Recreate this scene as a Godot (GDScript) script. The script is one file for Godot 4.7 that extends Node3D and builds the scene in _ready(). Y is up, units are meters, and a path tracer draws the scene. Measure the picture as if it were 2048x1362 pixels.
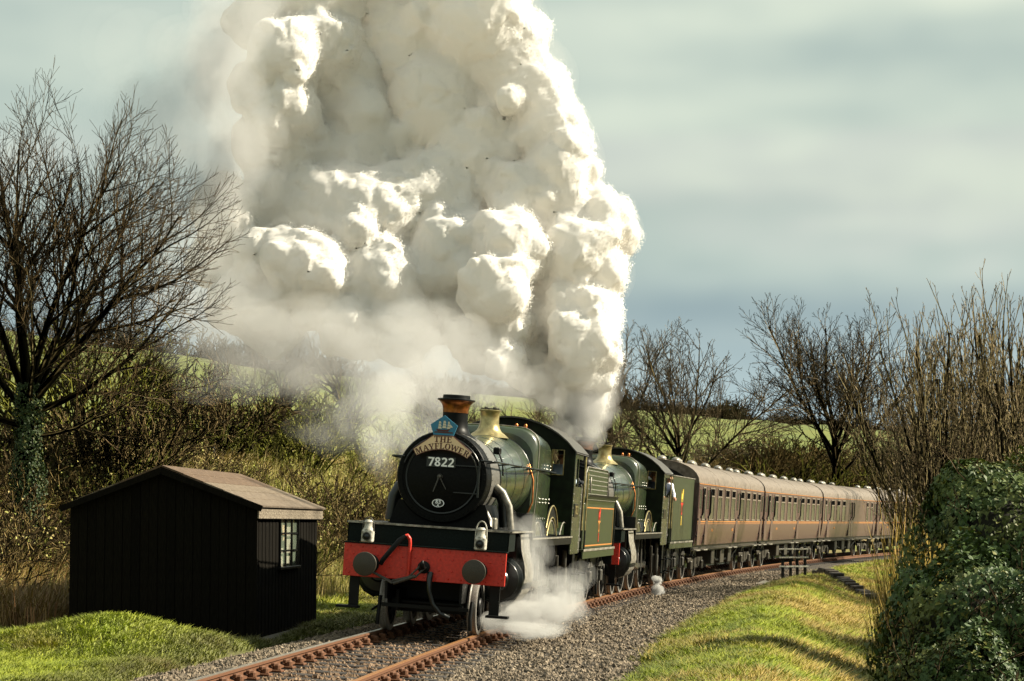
extends Node3D
# A double-headed steam train on a curve, built in metres. x right, y up, -z away from the camera.

var M := {}
var taken := {}

# ---------------------------------------------------------------- mesh builder
class Geo:
	var v := PackedVector3Array()
	var n := PackedVector3Array()
	var c := PackedColorArray()
	var i := PackedInt32Array()
	var xf := Transform3D()
	var col := Color.WHITE
	func tri(a: Vector3, b: Vector3, d: Vector3, na: Vector3, nb: Vector3, nd: Vector3) -> void:
		if (d - a).cross(b - a).dot(na + nb + nd) < 0.0:
			var t := b; b = d; d = t
			t = nb; nb = nd; nd = t
		var k := v.size()
		v.append(xf * a); v.append(xf * b); v.append(xf * d)
		n.append((xf.basis * na).normalized()); n.append((xf.basis * nb).normalized()); n.append((xf.basis * nd).normalized())
		c.append(col); c.append(col); c.append(col)
		i.append(k); i.append(k + 1); i.append(k + 2)
	func quad(a: Vector3, b: Vector3, d: Vector3, e: Vector3, out: Vector3) -> void:
		var nn := (d - a).cross(b - a).normalized()
		if nn.dot(out) < 0.0: nn = -nn
		tri(a, b, d, nn, nn, nn); tri(a, d, e, nn, nn, nn)
	func flat(a: Vector3, b: Vector3, d: Vector3, out: Vector3) -> void:
		var nn := (d - a).cross(b - a).normalized()
		if nn.dot(out) < 0.0: nn = -nn
		tri(a, b, d, nn, nn, nn)
	func box(o: Vector3, s: Vector3, bev := 0.0) -> void:
		var h := s * 0.5
		if bev <= 0.0:
			for ax in 3:
				for sg in [-1.0, 1.0]:
					var nn := Vector3.ZERO; nn[ax] = sg
					var u := Vector3.ZERO; u[(ax + 1) % 3] = h[(ax + 1) % 3]
					var w := Vector3.ZERO; w[(ax + 2) % 3] = h[(ax + 2) % 3]
					var q := o + nn * h[ax]
					quad(q - u - w, q + u - w, q + u + w, q - u + w, nn)
			return
		bev = minf(bev, minf(h.x, minf(h.y, h.z)) * 0.9)
		for ax in 3:
			var b1 := (ax + 1) % 3
			var b2 := (ax + 2) % 3
			for sg in [-1.0, 1.0]:
				var nn := Vector3.ZERO; nn[ax] = sg
				var u := Vector3.ZERO; u[b1] = h[b1] - bev
				var w := Vector3.ZERO; w[b2] = h[b2] - bev
				var q := o + nn * h[ax]
				quad(q - u - w, q + u - w, q + u + w, q - u + w, nn)
				for s2 in [-1.0, 1.0]: # edge between ax and b1
					var m := Vector3.ZERO; m[b1] = s2
					var e1 := o + nn * h[ax] + m * (h[b1] - bev)
					var e2 := o + nn * (h[ax] - bev) + m * h[b1]
					quad(e1 - w, e1 + w, e2 + w, e2 - w, nn + m)
		for sx in [-1.0, 1.0]:
			for sy in [-1.0, 1.0]:
				for sz in [-1.0, 1.0]:
					var g := Vector3(sx, sy, sz)
					flat(o + g * (h - Vector3(0, bev, bev)), o + g * (h - Vector3(bev, 0, bev)), o + g * (h - Vector3(bev, bev, 0)), g)
	func bar(a: Vector3, b: Vector3, w: float, hh: float, up := Vector3.UP) -> void: # square bar between two points
		var d := (b - a).normalized()
		var s := d.cross(up)
		if s.length() < 0.01: s = d.cross(Vector3.RIGHT)
		s = s.normalized() * w * 0.5
		var t := s.cross(d).normalized() * hh * 0.5
		quad(a - s - t, a + s - t, b + s - t, b - s - t, -t)
		quad(a - s + t, a + s + t, b + s + t, b - s + t, t)
		quad(a - s - t, a - s + t, b - s + t, b - s - t, -s)
		quad(a + s - t, a + s + t, b + s + t, b + s - t, s)
		quad(a - s - t, a + s - t, a + s + t, a - s + t, -d)
		quad(b - s - t, b + s - t, b + s + t, b - s + t, d)
	func grid(rows: Array, wrap := false, hint := Vector3.ZERO) -> void: # smooth sheet through rows of points
		var nr := rows.size()
		var nc: int = rows[0].size()
		var nor := []
		var vote := 0.0
		for r in nr:
			var line := PackedVector3Array()
			var mid := Vector3.ZERO
			for p in rows[r]: mid += p
			mid /= nc
			for k in nc:
				var up: Vector3 = rows[mini(r + 1, nr - 1)][k] - rows[maxi(r - 1, 0)][k]
				var k0 := (k - 1 + nc) % nc if wrap else maxi(k - 1, 0)
				var k1 := (k + 1) % nc if wrap else mini(k + 1, nc - 1)
				var sd: Vector3 = rows[r][k1] - rows[r][k0]
				var nn := up.cross(sd).normalized()
				line.append(nn)
				vote += nn.dot(hint if hint != Vector3.ZERO else rows[r][k] - mid)
			nor.append(line)
		var f := 1.0 if vote >= 0.0 else -1.0
		for r in nr - 1:
			for k in (nc if wrap else nc - 1):
				var k1 := (k + 1) % nc
				tri(rows[r][k], rows[r][k1], rows[r + 1][k1], f * nor[r][k], f * nor[r][k1], f * nor[r + 1][k1])
				tri(rows[r][k], rows[r + 1][k1], rows[r + 1][k], f * nor[r][k], f * nor[r + 1][k1], f * nor[r + 1][k])
	func tube(path: Array, rad, sides := 8, caps := true) -> void:
		var rows := []
		var prev := Vector3.ZERO
		for k in path.size():
			var d: Vector3 = (path[mini(k + 1, path.size() - 1)] - path[maxi(k - 1, 0)]).normalized()
			var s := prev - d * prev.dot(d) if prev != Vector3.ZERO else d.cross(Vector3.UP)
			if s.length() < 0.05: s = d.cross(Vector3.RIGHT)
			s = s.normalized(); prev = s
			var t := d.cross(s)
			var r: float = rad[k] if rad is Array else rad
			var row := PackedVector3Array()
			for q in sides:
				var a := TAU * q / sides
				row.append(path[k] + (s * cos(a) + t * sin(a)) * r)
			rows.append(row)
		grid(rows, true)
		if caps:
			for e in [0, path.size() - 1]:
				var o: Vector3 = path[0] - path[1] if e == 0 else path[e] - path[e - 1]
				for q in sides:
					flat(path[e], rows[e][q], rows[e][(q + 1) % sides], o)
	func lathe(prof: Array, at: Vector3, axis: Vector3, segs := 24, a0 := 0.0, a1 := TAU) -> void: # prof: Vector2(radius, along)
		axis = axis.normalized()
		var s := axis.cross(Vector3.UP)
		if s.length() < 0.05: s = axis.cross(Vector3.RIGHT)
		s = s.normalized()
		var t := axis.cross(s)
		var ns := []
		for k in prof.size() - 1:
			var e: Vector2 = prof[k + 1] - prof[k]
			ns.append(Vector2(e.y, -e.x).normalized())
		for k in prof.size() - 1:
			var p0: Vector2 = prof[k]
			var p1: Vector2 = prof[k + 1]
			if p0.distance_to(p1) < 1e-6: continue
			var m0: Vector2 = ns[k]
			var m1: Vector2 = ns[k]
			if k > 0 and ns[k - 1].dot(ns[k]) > 0.75: m0 = (ns[k - 1] + ns[k]).normalized()
			if k < prof.size() - 2 and ns[k + 1].dot(ns[k]) > 0.75: m1 = (ns[k + 1] + ns[k]).normalized()
			for q in segs:
				var ca := a0 + (a1 - a0) * q / segs
				var cb := a0 + (a1 - a0) * (q + 1) / segs
				var da := s * cos(ca) + t * sin(ca)
				var db := s * cos(cb) + t * sin(cb)
				var A := at + da * p0.x + axis * p0.y
				var B := at + db * p0.x + axis * p0.y
				var C := at + db * p1.x + axis * p1.y
				var D := at + da * p1.x + axis * p1.y
				var nA := da * m0.x + axis * m0.y
				var nB := db * m0.x + axis * m0.y
				var nC := db * m1.x + axis * m1.y
				var nD := da * m1.x + axis * m1.y
				if p0.x > 1e-5: tri(A, B, C, nA, nB, nC)
				if p1.x > 1e-5: tri(A, C, D, nA, nC, nD)
	func prism(poly: Array, o: Vector3, ex: Vector3, ey: Vector3, depth: Vector3) -> void: # flat outline in the plane (ex, ey), thickened by depth
		var pp := PackedVector2Array(poly)
		var idx := Geometry2D.triangulate_polygon(pp)
		var P := []
		var mid := Vector3.ZERO
		for p in poly:
			P.append(o + ex * p.x + ey * p.y)
		for k in range(0, idx.size(), 3):
			flat(P[idx[k]], P[idx[k + 1]], P[idx[k + 2]], -depth)
			flat(P[idx[k]] + depth, P[idx[k + 1]] + depth, P[idx[k + 2]] + depth, depth)
		var cw := 1.0 if Geometry2D.is_polygon_clockwise(pp) else -1.0
		for k in P.size():
			var a: Vector3 = P[k]
			var b: Vector3 = P[(k + 1) % P.size()]
			var e: Vector2 = poly[(k + 1) % P.size()] - poly[k]
			var out := ex * (-e.y) * cw + ey * e.x * cw
			quad(a, b, b + depth, a + depth, out)
	func dome(o: Vector3, nrm: Vector3, r: float, sides := 5) -> void: # a rivet head
		nrm = nrm.normalized()
		var s := nrm.cross(Vector3.UP)
		if s.length() < 0.1: s = nrm.cross(Vector3.RIGHT)
		s = s.normalized()
		var t := nrm.cross(s)
		var top := o + nrm * r * 0.7
		for q in sides:
			var a := TAU * q / sides
			var b := TAU * (q + 1) / sides
			var p := s * cos(a) + t * sin(a)
			var w := s * cos(b) + t * sin(b)
			tri(o + p * r, o + w * r, top, p + nrm * 0.3, w + nrm * 0.3, nrm)
	func ball(o: Vector3, r: Vector3, lat := 6, lon := 10) -> void:
		var rows := []
		for a in lat + 1:
			var th := PI * clampf(float(a) / lat, 0.004, 0.996)
			var row := PackedVector3Array()
			for b in lon:
				var ph := TAU * b / lon
				row.append(o + Vector3(sin(th) * cos(ph), cos(th), sin(th) * sin(ph)) * r)
			rows.append(row)
		grid(rows, true)
	func stick(path: PackedVector3Array, rad: PackedFloat32Array, sides: int) -> void: # fast tube with shared vertices for branches
		var base := v.size()
		var m := path.size()
		for k in m:
			var d := (path[mini(k + 1, m - 1)] - path[maxi(k - 1, 0)]).normalized()
			var s := d.cross(Vector3(0.31, 0.2, 0.93)).normalized()
			var t := d.cross(s)
			for q in sides:
				var a := TAU * q / sides
				var nn := s * cos(a) + t * sin(a)
				v.append(path[k] + nn * rad[k]); n.append(nn); c.append(col)
		for k in m - 1:
			for q in sides:
				var a := base + k * sides + q
				var b := base + k * sides + (q + 1) % sides
				i.append(a); i.append(b); i.append(b + sides)
				i.append(a); i.append(b + sides); i.append(a + sides)
	func mesh() -> ArrayMesh:
		var arr := []
		arr.resize(Mesh.ARRAY_MAX)
		arr[Mesh.ARRAY_VERTEX] = v; arr[Mesh.ARRAY_NORMAL] = n; arr[Mesh.ARRAY_COLOR] = c; arr[Mesh.ARRAY_INDEX] = i
		var m := ArrayMesh.new()
		if v.size(): m.add_surface_from_arrays(Mesh.PRIMITIVE_TRIANGLES, arr)
		return m

# ---------------------------------------------------------------- naming helpers
func numbered(called: String) -> String:
	var k: int = taken.get(called, 0)
	taken[called] = k + 1
	return called if k == 0 else "%s_%03d" % [called, k]

func tag(o: Node3D, label := "", category := "", group := "", kind := "") -> Node3D:
	if label: o.set_meta("label", label)
	if category: o.set_meta("category", category)
	if group: o.set_meta("group", group)
	if kind: o.set_meta("kind", kind)
	return o

func thing(called: String, label: String, category: String, group := "") -> Node3D:
	var o := Node3D.new()
	o.name = numbered(called)
	add_child(o)
	return tag(o, label, category, group)

func put(called: String, m: Mesh, mat: Material, parent: Node3D = null, kind := "") -> MeshInstance3D:
	var o := MeshInstance3D.new()
	o.mesh = m
	o.material_override = mat
	if parent == null:
		o.name = numbered(called)
		add_child(o)
	else:
		var nm := called
		var k := 0
		while parent.has_node(nm):
			k += 1
			nm = "%s_%03d" % [called, k]
		o.name = nm
		parent.add_child(o)
	if kind: o.set_meta("kind", kind)
	return o

func obj(called: String, g: Geo, mat: Material, parent: Node3D = null, kind := "") -> MeshInstance3D:
	return put(called, g.mesh(), mat, parent, kind)

func many(called: String, m: Mesh, mat: Material, where: Array, tints: Array, parent: Node3D = null) -> MultiMeshInstance3D:
	var mm := MultiMesh.new()
	mm.transform_format = MultiMesh.TRANSFORM_3D
	mm.use_colors = not tints.is_empty()
	mm.mesh = m
	mm.instance_count = where.size()
	for k in where.size():
		mm.set_instance_transform(k, where[k])
		if tints: mm.set_instance_color(k, tints[k])
	var o := MultiMeshInstance3D.new()
	o.multimesh = mm
	o.material_override = mat
	if parent == null:
		o.name = numbered(called)
		add_child(o)
	else:
		o.name = called
		parent.add_child(o, true)
	o.set_meta("kind", "stuff")
	return o

func one(f: Callable) -> Geo:
	var g := Geo.new()
	f.call(g)
	return g

# ---------------------------------------------------------------- materials
func lin(r: float, g: float, b: float) -> Color:
	return Color(r, g, b).linear_to_srgb()

func noise_tex(freq: float, seed_: int, lo: Color, hi: Color, size := 512, oct := 4, typ := FastNoiseLite.TYPE_SIMPLEX_SMOOTH) -> NoiseTexture2D:
	var f := FastNoiseLite.new()
	f.seed = seed_; f.frequency = freq; f.fractal_octaves = oct; f.noise_type = typ
	var t := NoiseTexture2D.new()
	t.noise = f; t.width = size; t.height = size; t.seamless = true
	var gr := Gradient.new()
	gr.set_color(0, lo); gr.set_color(1, hi)
	t.color_ramp = gr
	return t

func mat(called: String, base: Color, rough: float, metal := 0.0, tex: Texture2D = null, scale := Vector3.ONE, vcol := false) -> StandardMaterial3D:
	var m := StandardMaterial3D.new()
	m.resource_name = called
	m.albedo_color = base; m.roughness = rough; m.metallic = metal
	if tex:
		m.albedo_texture = tex
		m.uv1_triplanar = true; m.uv1_world_triplanar = false; m.uv1_scale = scale
	m.vertex_color_use_as_albedo = vcol
	M[called] = m
	return m

func make_materials() -> void:
	var grime := noise_tex(0.012, 3, Color(0.45, 0.43, 0.4), Color(1, 1, 1))
	var fine := noise_tex(0.05, 5, Color(0.5, 0.48, 0.45), Color(1, 1, 1), 512, 5)
	var streak := noise_tex(0.02, 8, Color(0.62, 0.58, 0.55), Color(1, 1, 1), 512, 4)
	var m := mat("green_paint", lin(0.026, 0.052, 0.01), 0.42, 0.0, grime, Vector3.ONE * 0.5)
	m.metallic_specular = 0.5
	m.clearcoat_enabled = true; m.clearcoat = 0.9; m.clearcoat_roughness = 0.17
	m = mat("green_dull", lin(0.034, 0.054, 0.012), 0.42, 0.0, fine, Vector3(0.6, 0.25, 0.6))
	m.clearcoat_enabled = true; m.clearcoat = 0.3; m.clearcoat_roughness = 0.3
	m = mat("black_paint", lin(0.006, 0.0065, 0.006), 0.45, 0.0, grime, Vector3.ONE * 0.6)
	m.metallic_specular = 0.3
	m = mat("wrapper_glare", lin(0.13, 0.125, 0.11), 0.45, 0.0, fine, Vector3.ONE * 0.6)  # lighter grey than the smokebox: sun glare put into the colour
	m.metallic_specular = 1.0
	m = mat("void_black", lin(0.003, 0.003, 0.003), 1.0)
	m.specular_mode = BaseMaterial3D.SPECULAR_DISABLED
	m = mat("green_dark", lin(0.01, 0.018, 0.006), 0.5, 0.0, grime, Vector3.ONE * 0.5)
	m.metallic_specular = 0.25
	mat("tyre_steel", lin(0.42, 0.4, 0.37), 0.42, 0.35, fine, Vector3.ONE * 1.5)
	m = mat("black_gloss", lin(0.008, 0.012, 0.011), 0.28, 0.0, grime, Vector3.ONE * 0.6)
	m = mat("smokebox_black", lin(0.006, 0.0065, 0.006), 0.42, 0.0, fine, Vector3.ONE * 0.6)
	m.metallic_specular = 0.22
	m = mat("platform_black", lin(0.006, 0.012, 0.01), 0.55, 0.0, fine, Vector3.ONE)
	m.metallic_specular = 0.2
	mat("red_paint", lin(0.62, 0.03, 0.012), 0.45, 0.0, noise_tex(0.02, 77, Color(0.82, 0.8, 0.8), Color(1, 1, 1)), Vector3.ONE * 1.5)
	mat("brass", lin(0.78, 0.66, 0.32), 0.34, 0.75, grime, Vector3.ONE * 0.8)
	mat("copper", lin(0.55, 0.2, 0.06), 0.3, 0.9, grime, Vector3.ONE * 1.2)
	mat("steel", lin(0.55, 0.55, 0.52), 0.28, 0.95, fine, Vector3.ONE * 1.5)
	mat("grey_metal", lin(0.09, 0.085, 0.07), 0.55, 0.2, fine, Vector3.ONE * 1.5)
	mat("greasy_steel", lin(0.075, 0.065, 0.045), 0.5, 0.3, fine, Vector3.ONE * 2.5)
	mat("pale_metal", lin(0.42, 0.4, 0.34), 0.45, 0.3, grime, Vector3.ONE)
	mat("white_paint", lin(0.78, 0.76, 0.66), 0.5, 0.0, grime, Vector3.ONE * 2.0)
	mat("cream_paint", lin(0.75, 0.55, 0.32), 0.6)
	mat("ship_sail", lin(0.6, 0.55, 0.4), 0.6)
	mat("blue_paint", lin(0.02, 0.16, 0.27), 0.5)
	mat("letter_red", lin(0.07, 0.012, 0.008), 0.6)
	mat("letter_white", lin(0.85, 0.85, 0.82), 0.5)
	mat("orange_line", lin(0.38, 0.15, 0.03), 0.5)
	mat("yellow_paint", lin(0.75, 0.5, 0.05), 0.5)
	mat("coal", lin(0.012, 0.012, 0.013), 0.4)
	mat("rust", lin(0.17, 0.06, 0.014), 0.8, 0.0, fine, Vector3.ONE * 2.0)
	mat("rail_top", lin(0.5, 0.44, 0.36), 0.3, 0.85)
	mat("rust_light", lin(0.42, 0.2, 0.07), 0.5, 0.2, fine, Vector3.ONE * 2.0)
	mat("sleeper_wood", lin(0.035, 0.028, 0.022), 0.85, 0.0, noise_tex(0.03, 31, Color(0.5, 0.45, 0.4), Color(1, 1, 1)), Vector3(0.7, 3.0, 3.0))
	m = mat("maroon", lin(0.115, 0.064, 0.058), 0.35, 0.0, streak, Vector3(1.4, 0.25, 1.4))
	m.clearcoat_enabled = true; m.clearcoat = 0.35; m.clearcoat_roughness = 0.25
	mat("coach_roof", lin(0.2, 0.165, 0.125), 0.55, 0.0, streak, Vector3(0.5, 0.5, 0.35))
	mat("dark_interior", lin(0.02, 0.018, 0.015), 0.9)
	m = mat("glass", Color(0.75, 0.82, 0.72, 0.12), 0.04)
	m.transparency = BaseMaterial3D.TRANSPARENCY_ALPHA
	m = mat("coach_glass", lin(0.05, 0.052, 0.036), 0.15)
	m.metallic_specular = 0.6
	var boards := noise_tex(0.03, 21, Color(0.5, 0.48, 0.44), Color(1, 1, 1), 512, 5)
	m = mat("tarred_board", lin(0.009, 0.0075, 0.005), 0.85, 0.0, boards, Vector3(3.0, 0.3, 3.0), true)
	m.metallic_specular = 0.18
	mat("roof_felt", lin(0.2, 0.16, 0.115), 0.9, 0.0, noise_tex(0.02, 23, Color(0.55, 0.5, 0.45), Color(1, 1, 1), 512, 5), Vector3(0.7, 0.7, 0.7), true)
	mat("weathered_board", lin(0.3, 0.26, 0.19), 0.85, 0.0, noise_tex(0.02, 24, Color(0.35, 0.3, 0.26), Color(1, 1, 1), 512, 5), Vector3(0.8, 3.0, 0.8))
	mat("newsprint", lin(0.5, 0.47, 0.36), 0.9)
	mat("concrete", lin(0.3, 0.28, 0.23), 0.9, 0.0, fine, Vector3.ONE)
	mat("brick", lin(0.09, 0.07, 0.05), 0.9, 0.0, fine, Vector3.ONE * 2.0, true)
	mat("bark", Color.WHITE, 0.95, 0.0, noise_tex(0.04, 41, Color(0.55, 0.52, 0.5), Color(1, 1, 1)), Vector3(2.0, 0.6, 2.0), true)
	mat("twig", Color.WHITE, 0.85, 0.0, null, Vector3.ONE, true)
	m = mat("leaf", Color.WHITE, 0.55, 0.0, null, Vector3.ONE, true)
	m.backlight_enabled = true; m.backlight = Color(0.25, 0.3, 0.1); m.metallic_specular = 0.35
	m = mat("grass", Color.WHITE, 0.7, 0.0, null, Vector3.ONE, true)
	m.backlight_enabled = true; m.backlight = Color(0.55, 0.6, 0.3)
	mat("stone", Color.WHITE, 0.9, 0.0, null, Vector3.ONE, true)
	mat("ground", Color.WHITE, 0.95, 0.0, noise_tex(0.05, 51, Color(0.45, 0.42, 0.4), Color(1, 1, 1), 1024, 6), Vector3.ONE * 0.22, true)
	M.ground.uv1_world_triplanar = true
	mat("ballast", Color.WHITE, 0.95, 0.0, noise_tex(0.11, 52, Color(0.2, 0.19, 0.18), Color(1, 1, 1), 1024, 3), Vector3.ONE * 0.6, true)
	M.ballast.uv1_world_triplanar = true
	M.ballast.heightmap_enabled = true
	M.ballast.heightmap_texture = noise_tex(0.11, 52, Color.BLACK, Color.WHITE, 1024, 3)
	M.ballast.heightmap_scale = 4.0
	mat("cloth", Color.WHITE, 0.9, 0.0, null, Vector3.ONE, true)
	m = mat("steam", lin(0.89, 0.865, 0.82), 1.0, 0.0, null, Vector3.ONE, false)
	m.specular_mode = BaseMaterial3D.SPECULAR_DISABLED
	m.backlight_enabled = true; m.backlight = Color(0.9, 0.885, 0.86)
	m = mat("steam_puff", lin(0.86, 0.845, 0.815), 1.0)
	m.specular_mode = BaseMaterial3D.SPECULAR_DISABLED
	m.backlight_enabled = true; m.backlight = Color(0.93, 0.92, 0.9)
	mat("skin", lin(0.5, 0.27, 0.18), 0.6)

# ---------------------------------------------------------------- the line of the track, in plan
const TA := -4.576
const TB := 0.0505
const TC := 0.0010304
const CANT := 0.068
var track_len := PackedFloat32Array() # arc length at every 0.5 m of depth, from depth -20

func track_x(z: float) -> float:
	return TA + TB * z + TC * z * z

func track_head(z: float) -> float:
	return atan(TB + 2.0 * TC * z)

func measure_track() -> void:
	var s := 0.0
	for k in 900:
		track_len.append(s)
		var z := -20.0 + 0.5 * k
		s += 0.5 / cos(track_head(z + 0.25))

func depth_at(s: float) -> float: # depth at which the track has run s metres
	var k := clampi(track_len.bsearch(s) - 1, 0, 898)
	return -20.0 + 0.5 * (k + (s - track_len[k]) / (track_len[k + 1] - track_len[k]))

func run_at(z: float) -> float:
	var q := (z + 20.0) / 0.5
	var k := clampi(int(q), 0, 898)
	return lerpf(track_len[k], track_len[k + 1], q - k)

func track_point(z: float, side: float, y := 0.0) -> Vector3: # side: to the left of the line (outside of the curve) is positive
	var h := track_head(z)
	return Vector3(track_x(z) - side * cos(h), y, -(z + side * sin(h)))

func track_coords(x: float, z: float) -> Vector2: # (depth along the line, distance to its left)
	var t := z
	for k in 5:
		var m := TB + 2.0 * TC * t
		var f := (track_x(t) - x) * m + (t - z)
		var g := 1.0 + m * m + (track_x(t) - x) * 2.0 * TC
		t -= clampf(f / maxf(g, 0.3), -60.0, 60.0)
	var h := track_head(t)
	return Vector2(t, -(x - track_x(t)) * cos(h) + (z - t) * sin(h))

func vehicle_frame(z_front: float, length: float) -> Transform3D: # origin on the rails at the front, -z runs back along the vehicle
	var z_back := depth_at(run_at(z_front) + length)
	var a := track_point(z_front, 0.0)
	var b := track_point(z_back, 0.0)
	var back := (b - a).normalized()
	var right := back.cross(Vector3.UP).normalized()
	var up := Vector3.UP
	var basis_ := Basis(right, up, -back)
	return Transform3D(basis_ * Basis(Vector3(0, 0, 1), -atan(CANT)), a)

# ---------------------------------------------------------------- height of the ground
var rough := FastNoiseLite.new()

func ramp(a: float, b: float, x: float) -> float:
	return smoothstep(a, b, x)

func ground_h(x: float, z: float) -> float:
	var td := track_coords(x, z)
	return ground_td(td.x, td.y, x, z)

func ground_td(t: float, d: float, x: float, z: float) -> float:
	var h := 0.0
	if d < 0.0:
		var e := -d
		h = -0.5 + 0.32 * ramp(2.6, 4.4, e)
		var ditch := 1.0 - ramp(72.0, 77.0, t)
		h -= ditch * (0.35 * ramp(5.2, 7.4, e) + 0.75 * ramp(7.2, 8.6, e) - 0.7 * ramp(9.2, 12.0, e))
		h += ditch * 0.24 * exp(-pow((e - 5.3) / 1.0, 2.0))
		h -= (1.0 - ditch) * 0.35 * ramp(5.0, 9.0, e)
		h += 6.0 * ramp(90.0, 300.0, e)
	else:
		h = -0.5 + 0.3 * ramp(1.8, 2.9, d)
		var foot := lerpf(7.5, 5.2, ramp(46.0, 60.0, t))
		h += lerpf(2.6, 4.8, ramp(45.0, 85.0, t)) * ramp(foot, foot + 9.0, d)
		h += 12.0 * ramp(14.0, 75.0, d) * ramp(30.0, 90.0, t) + 5.0 * ramp(60.0, 400.0, d)
	h += 0.5 * exp(-pow((x + 6.1) / 1.6, 2.0) - pow((z - 34.4) / 1.5, 2.0))
	var wide := clampf((absf(d) - 3.0) / 6.0, 0.0, 1.0)
	h += rough.get_noise_2d(x * 6.0, z * 6.0) * 0.1 * clampf(absf(d) - 2.5, 0.0, 1.0) + rough.get_noise_2d(x * 1.2, z * 1.2) * 0.5 * wide * (1.0 if d > 6.0 else 0.2)
	return h

func on_ground(x: float, z: float, sink := 0.0) -> Vector3:
	return Vector3(x, ground_h(x, z) - sink, -z)

# ---------------------------------------------------------------- the scene
func sky_picture() -> ImageTexture:
	var w := 1024
	var h := 512
	var im := Image.create(w, h, false, Image.FORMAT_RGBF)
	var f := FastNoiseLite.new()
	f.seed = 12; f.frequency = 1.0; f.fractal_octaves = 5
	var stops := [[-5.0, Color(0.67, 0.72, 0.72)], [1.5, Color(0.665, 0.73, 0.74)], [3.0, Color(0.63, 0.7, 0.71)], [5.4, Color(0.57, 0.632, 0.635)], [6.6, Color(0.63, 0.685, 0.66)], [8.2, Color(0.68, 0.722, 0.68)], [10.5, Color(0.67, 0.718, 0.68)], [13.0, Color(0.68, 0.725, 0.685)], [25.0, Color(0.7, 0.735, 0.71)], [90.0, Color(0.68, 0.715, 0.705)]]
	for y in h:
		var el := 90.0 - (y + 0.5) / h * 180.0
		var c: Color = stops[0][1]
		for k in stops.size() - 1:
			if el >= stops[k][0]: c = stops[k][1].lerp(stops[k + 1][1], clampf((el - stops[k][0]) / (stops[k + 1][0] - stops[k][0]), 0.0, 1.0))
		var ce := cos(deg_to_rad(el))
		var se := sin(deg_to_rad(el))
		for x in w:
			var az := (x + 0.5) / w * TAU
			var d := Vector3(cos(az) * ce, se, sin(az) * ce)
			var q := f.get_noise_3d(d.x * 2.2, d.y * 13.0, d.z * 2.2) * 0.1 + f.get_noise_3d(d.x * 6.0 + 5.0 + d.y * 5.0, d.y * 34.0, d.z * 6.0) * 0.075 + f.get_noise_3d(d.x * 22.0, d.y * 90.0 + 9.0, d.z * 22.0) * 0.03
			var k := c
			k.r = clampf(c.r + q * 1.0, 0.3, 0.95); k.g = clampf(c.g + q * 0.85, 0.3, 0.95); k.b = clampf(c.b + q * 0.6, 0.3, 0.95)
			im.set_pixel(x, y, k.srgb_to_linear())
	return ImageTexture.create_from_image(im)

func _ready() -> void:
	var cam := Camera3D.new()
	cam.name = "camera"
	cam.fov = 17.2
	cam.position = Vector3(0, 1.75, 0)
	cam.rotation_degrees = Vector3(4.64, 0, 0)
	cam.near = 0.5
	cam.far = 3000.0
	add_child(cam)
	var we := WorldEnvironment.new()
	we.name = "world"
	var e := Environment.new()
	e.background_mode = Environment.BG_SKY
	var sky := Sky.new()
	var sm := PanoramaSkyMaterial.new()
	sm.panorama = sky_picture()
	sky.sky_material = sm
	e.sky = sky
	e.tonemap_mode = Environment.TONE_MAPPER_LINEAR
	e.tonemap_exposure = 3.9
	e.background_energy_multiplier = 0.355
	e.sdfgi_enabled = true; e.ssao_enabled = true; e.ssil_enabled = true
	e.volumetric_fog_enabled = true
	e.volumetric_fog_density = 0.0
	we.environment = e
	add_child(we)
	var sun := DirectionalLight3D.new()
	sun.name = "sun"
	sun.light_energy = 1.08
	sun.light_color = Color(1.0, 0.96, 0.87)
	sun.light_angular_distance = 0.5
	sun.shadow_enabled = true
	sun.basis = Basis.looking_at(-Vector3(0.82, 0.58, -0.07))
	add_child(sun)
	make_materials()
	measure_track()
	build_ground()
	build_track()
	build_railing()
	build_hut()
	build_train()
	build_plants()
	build_steam()

# ---------------------------------------------------------------- ground, ballast, rails
var patches := FastNoiseLite.new()

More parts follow.
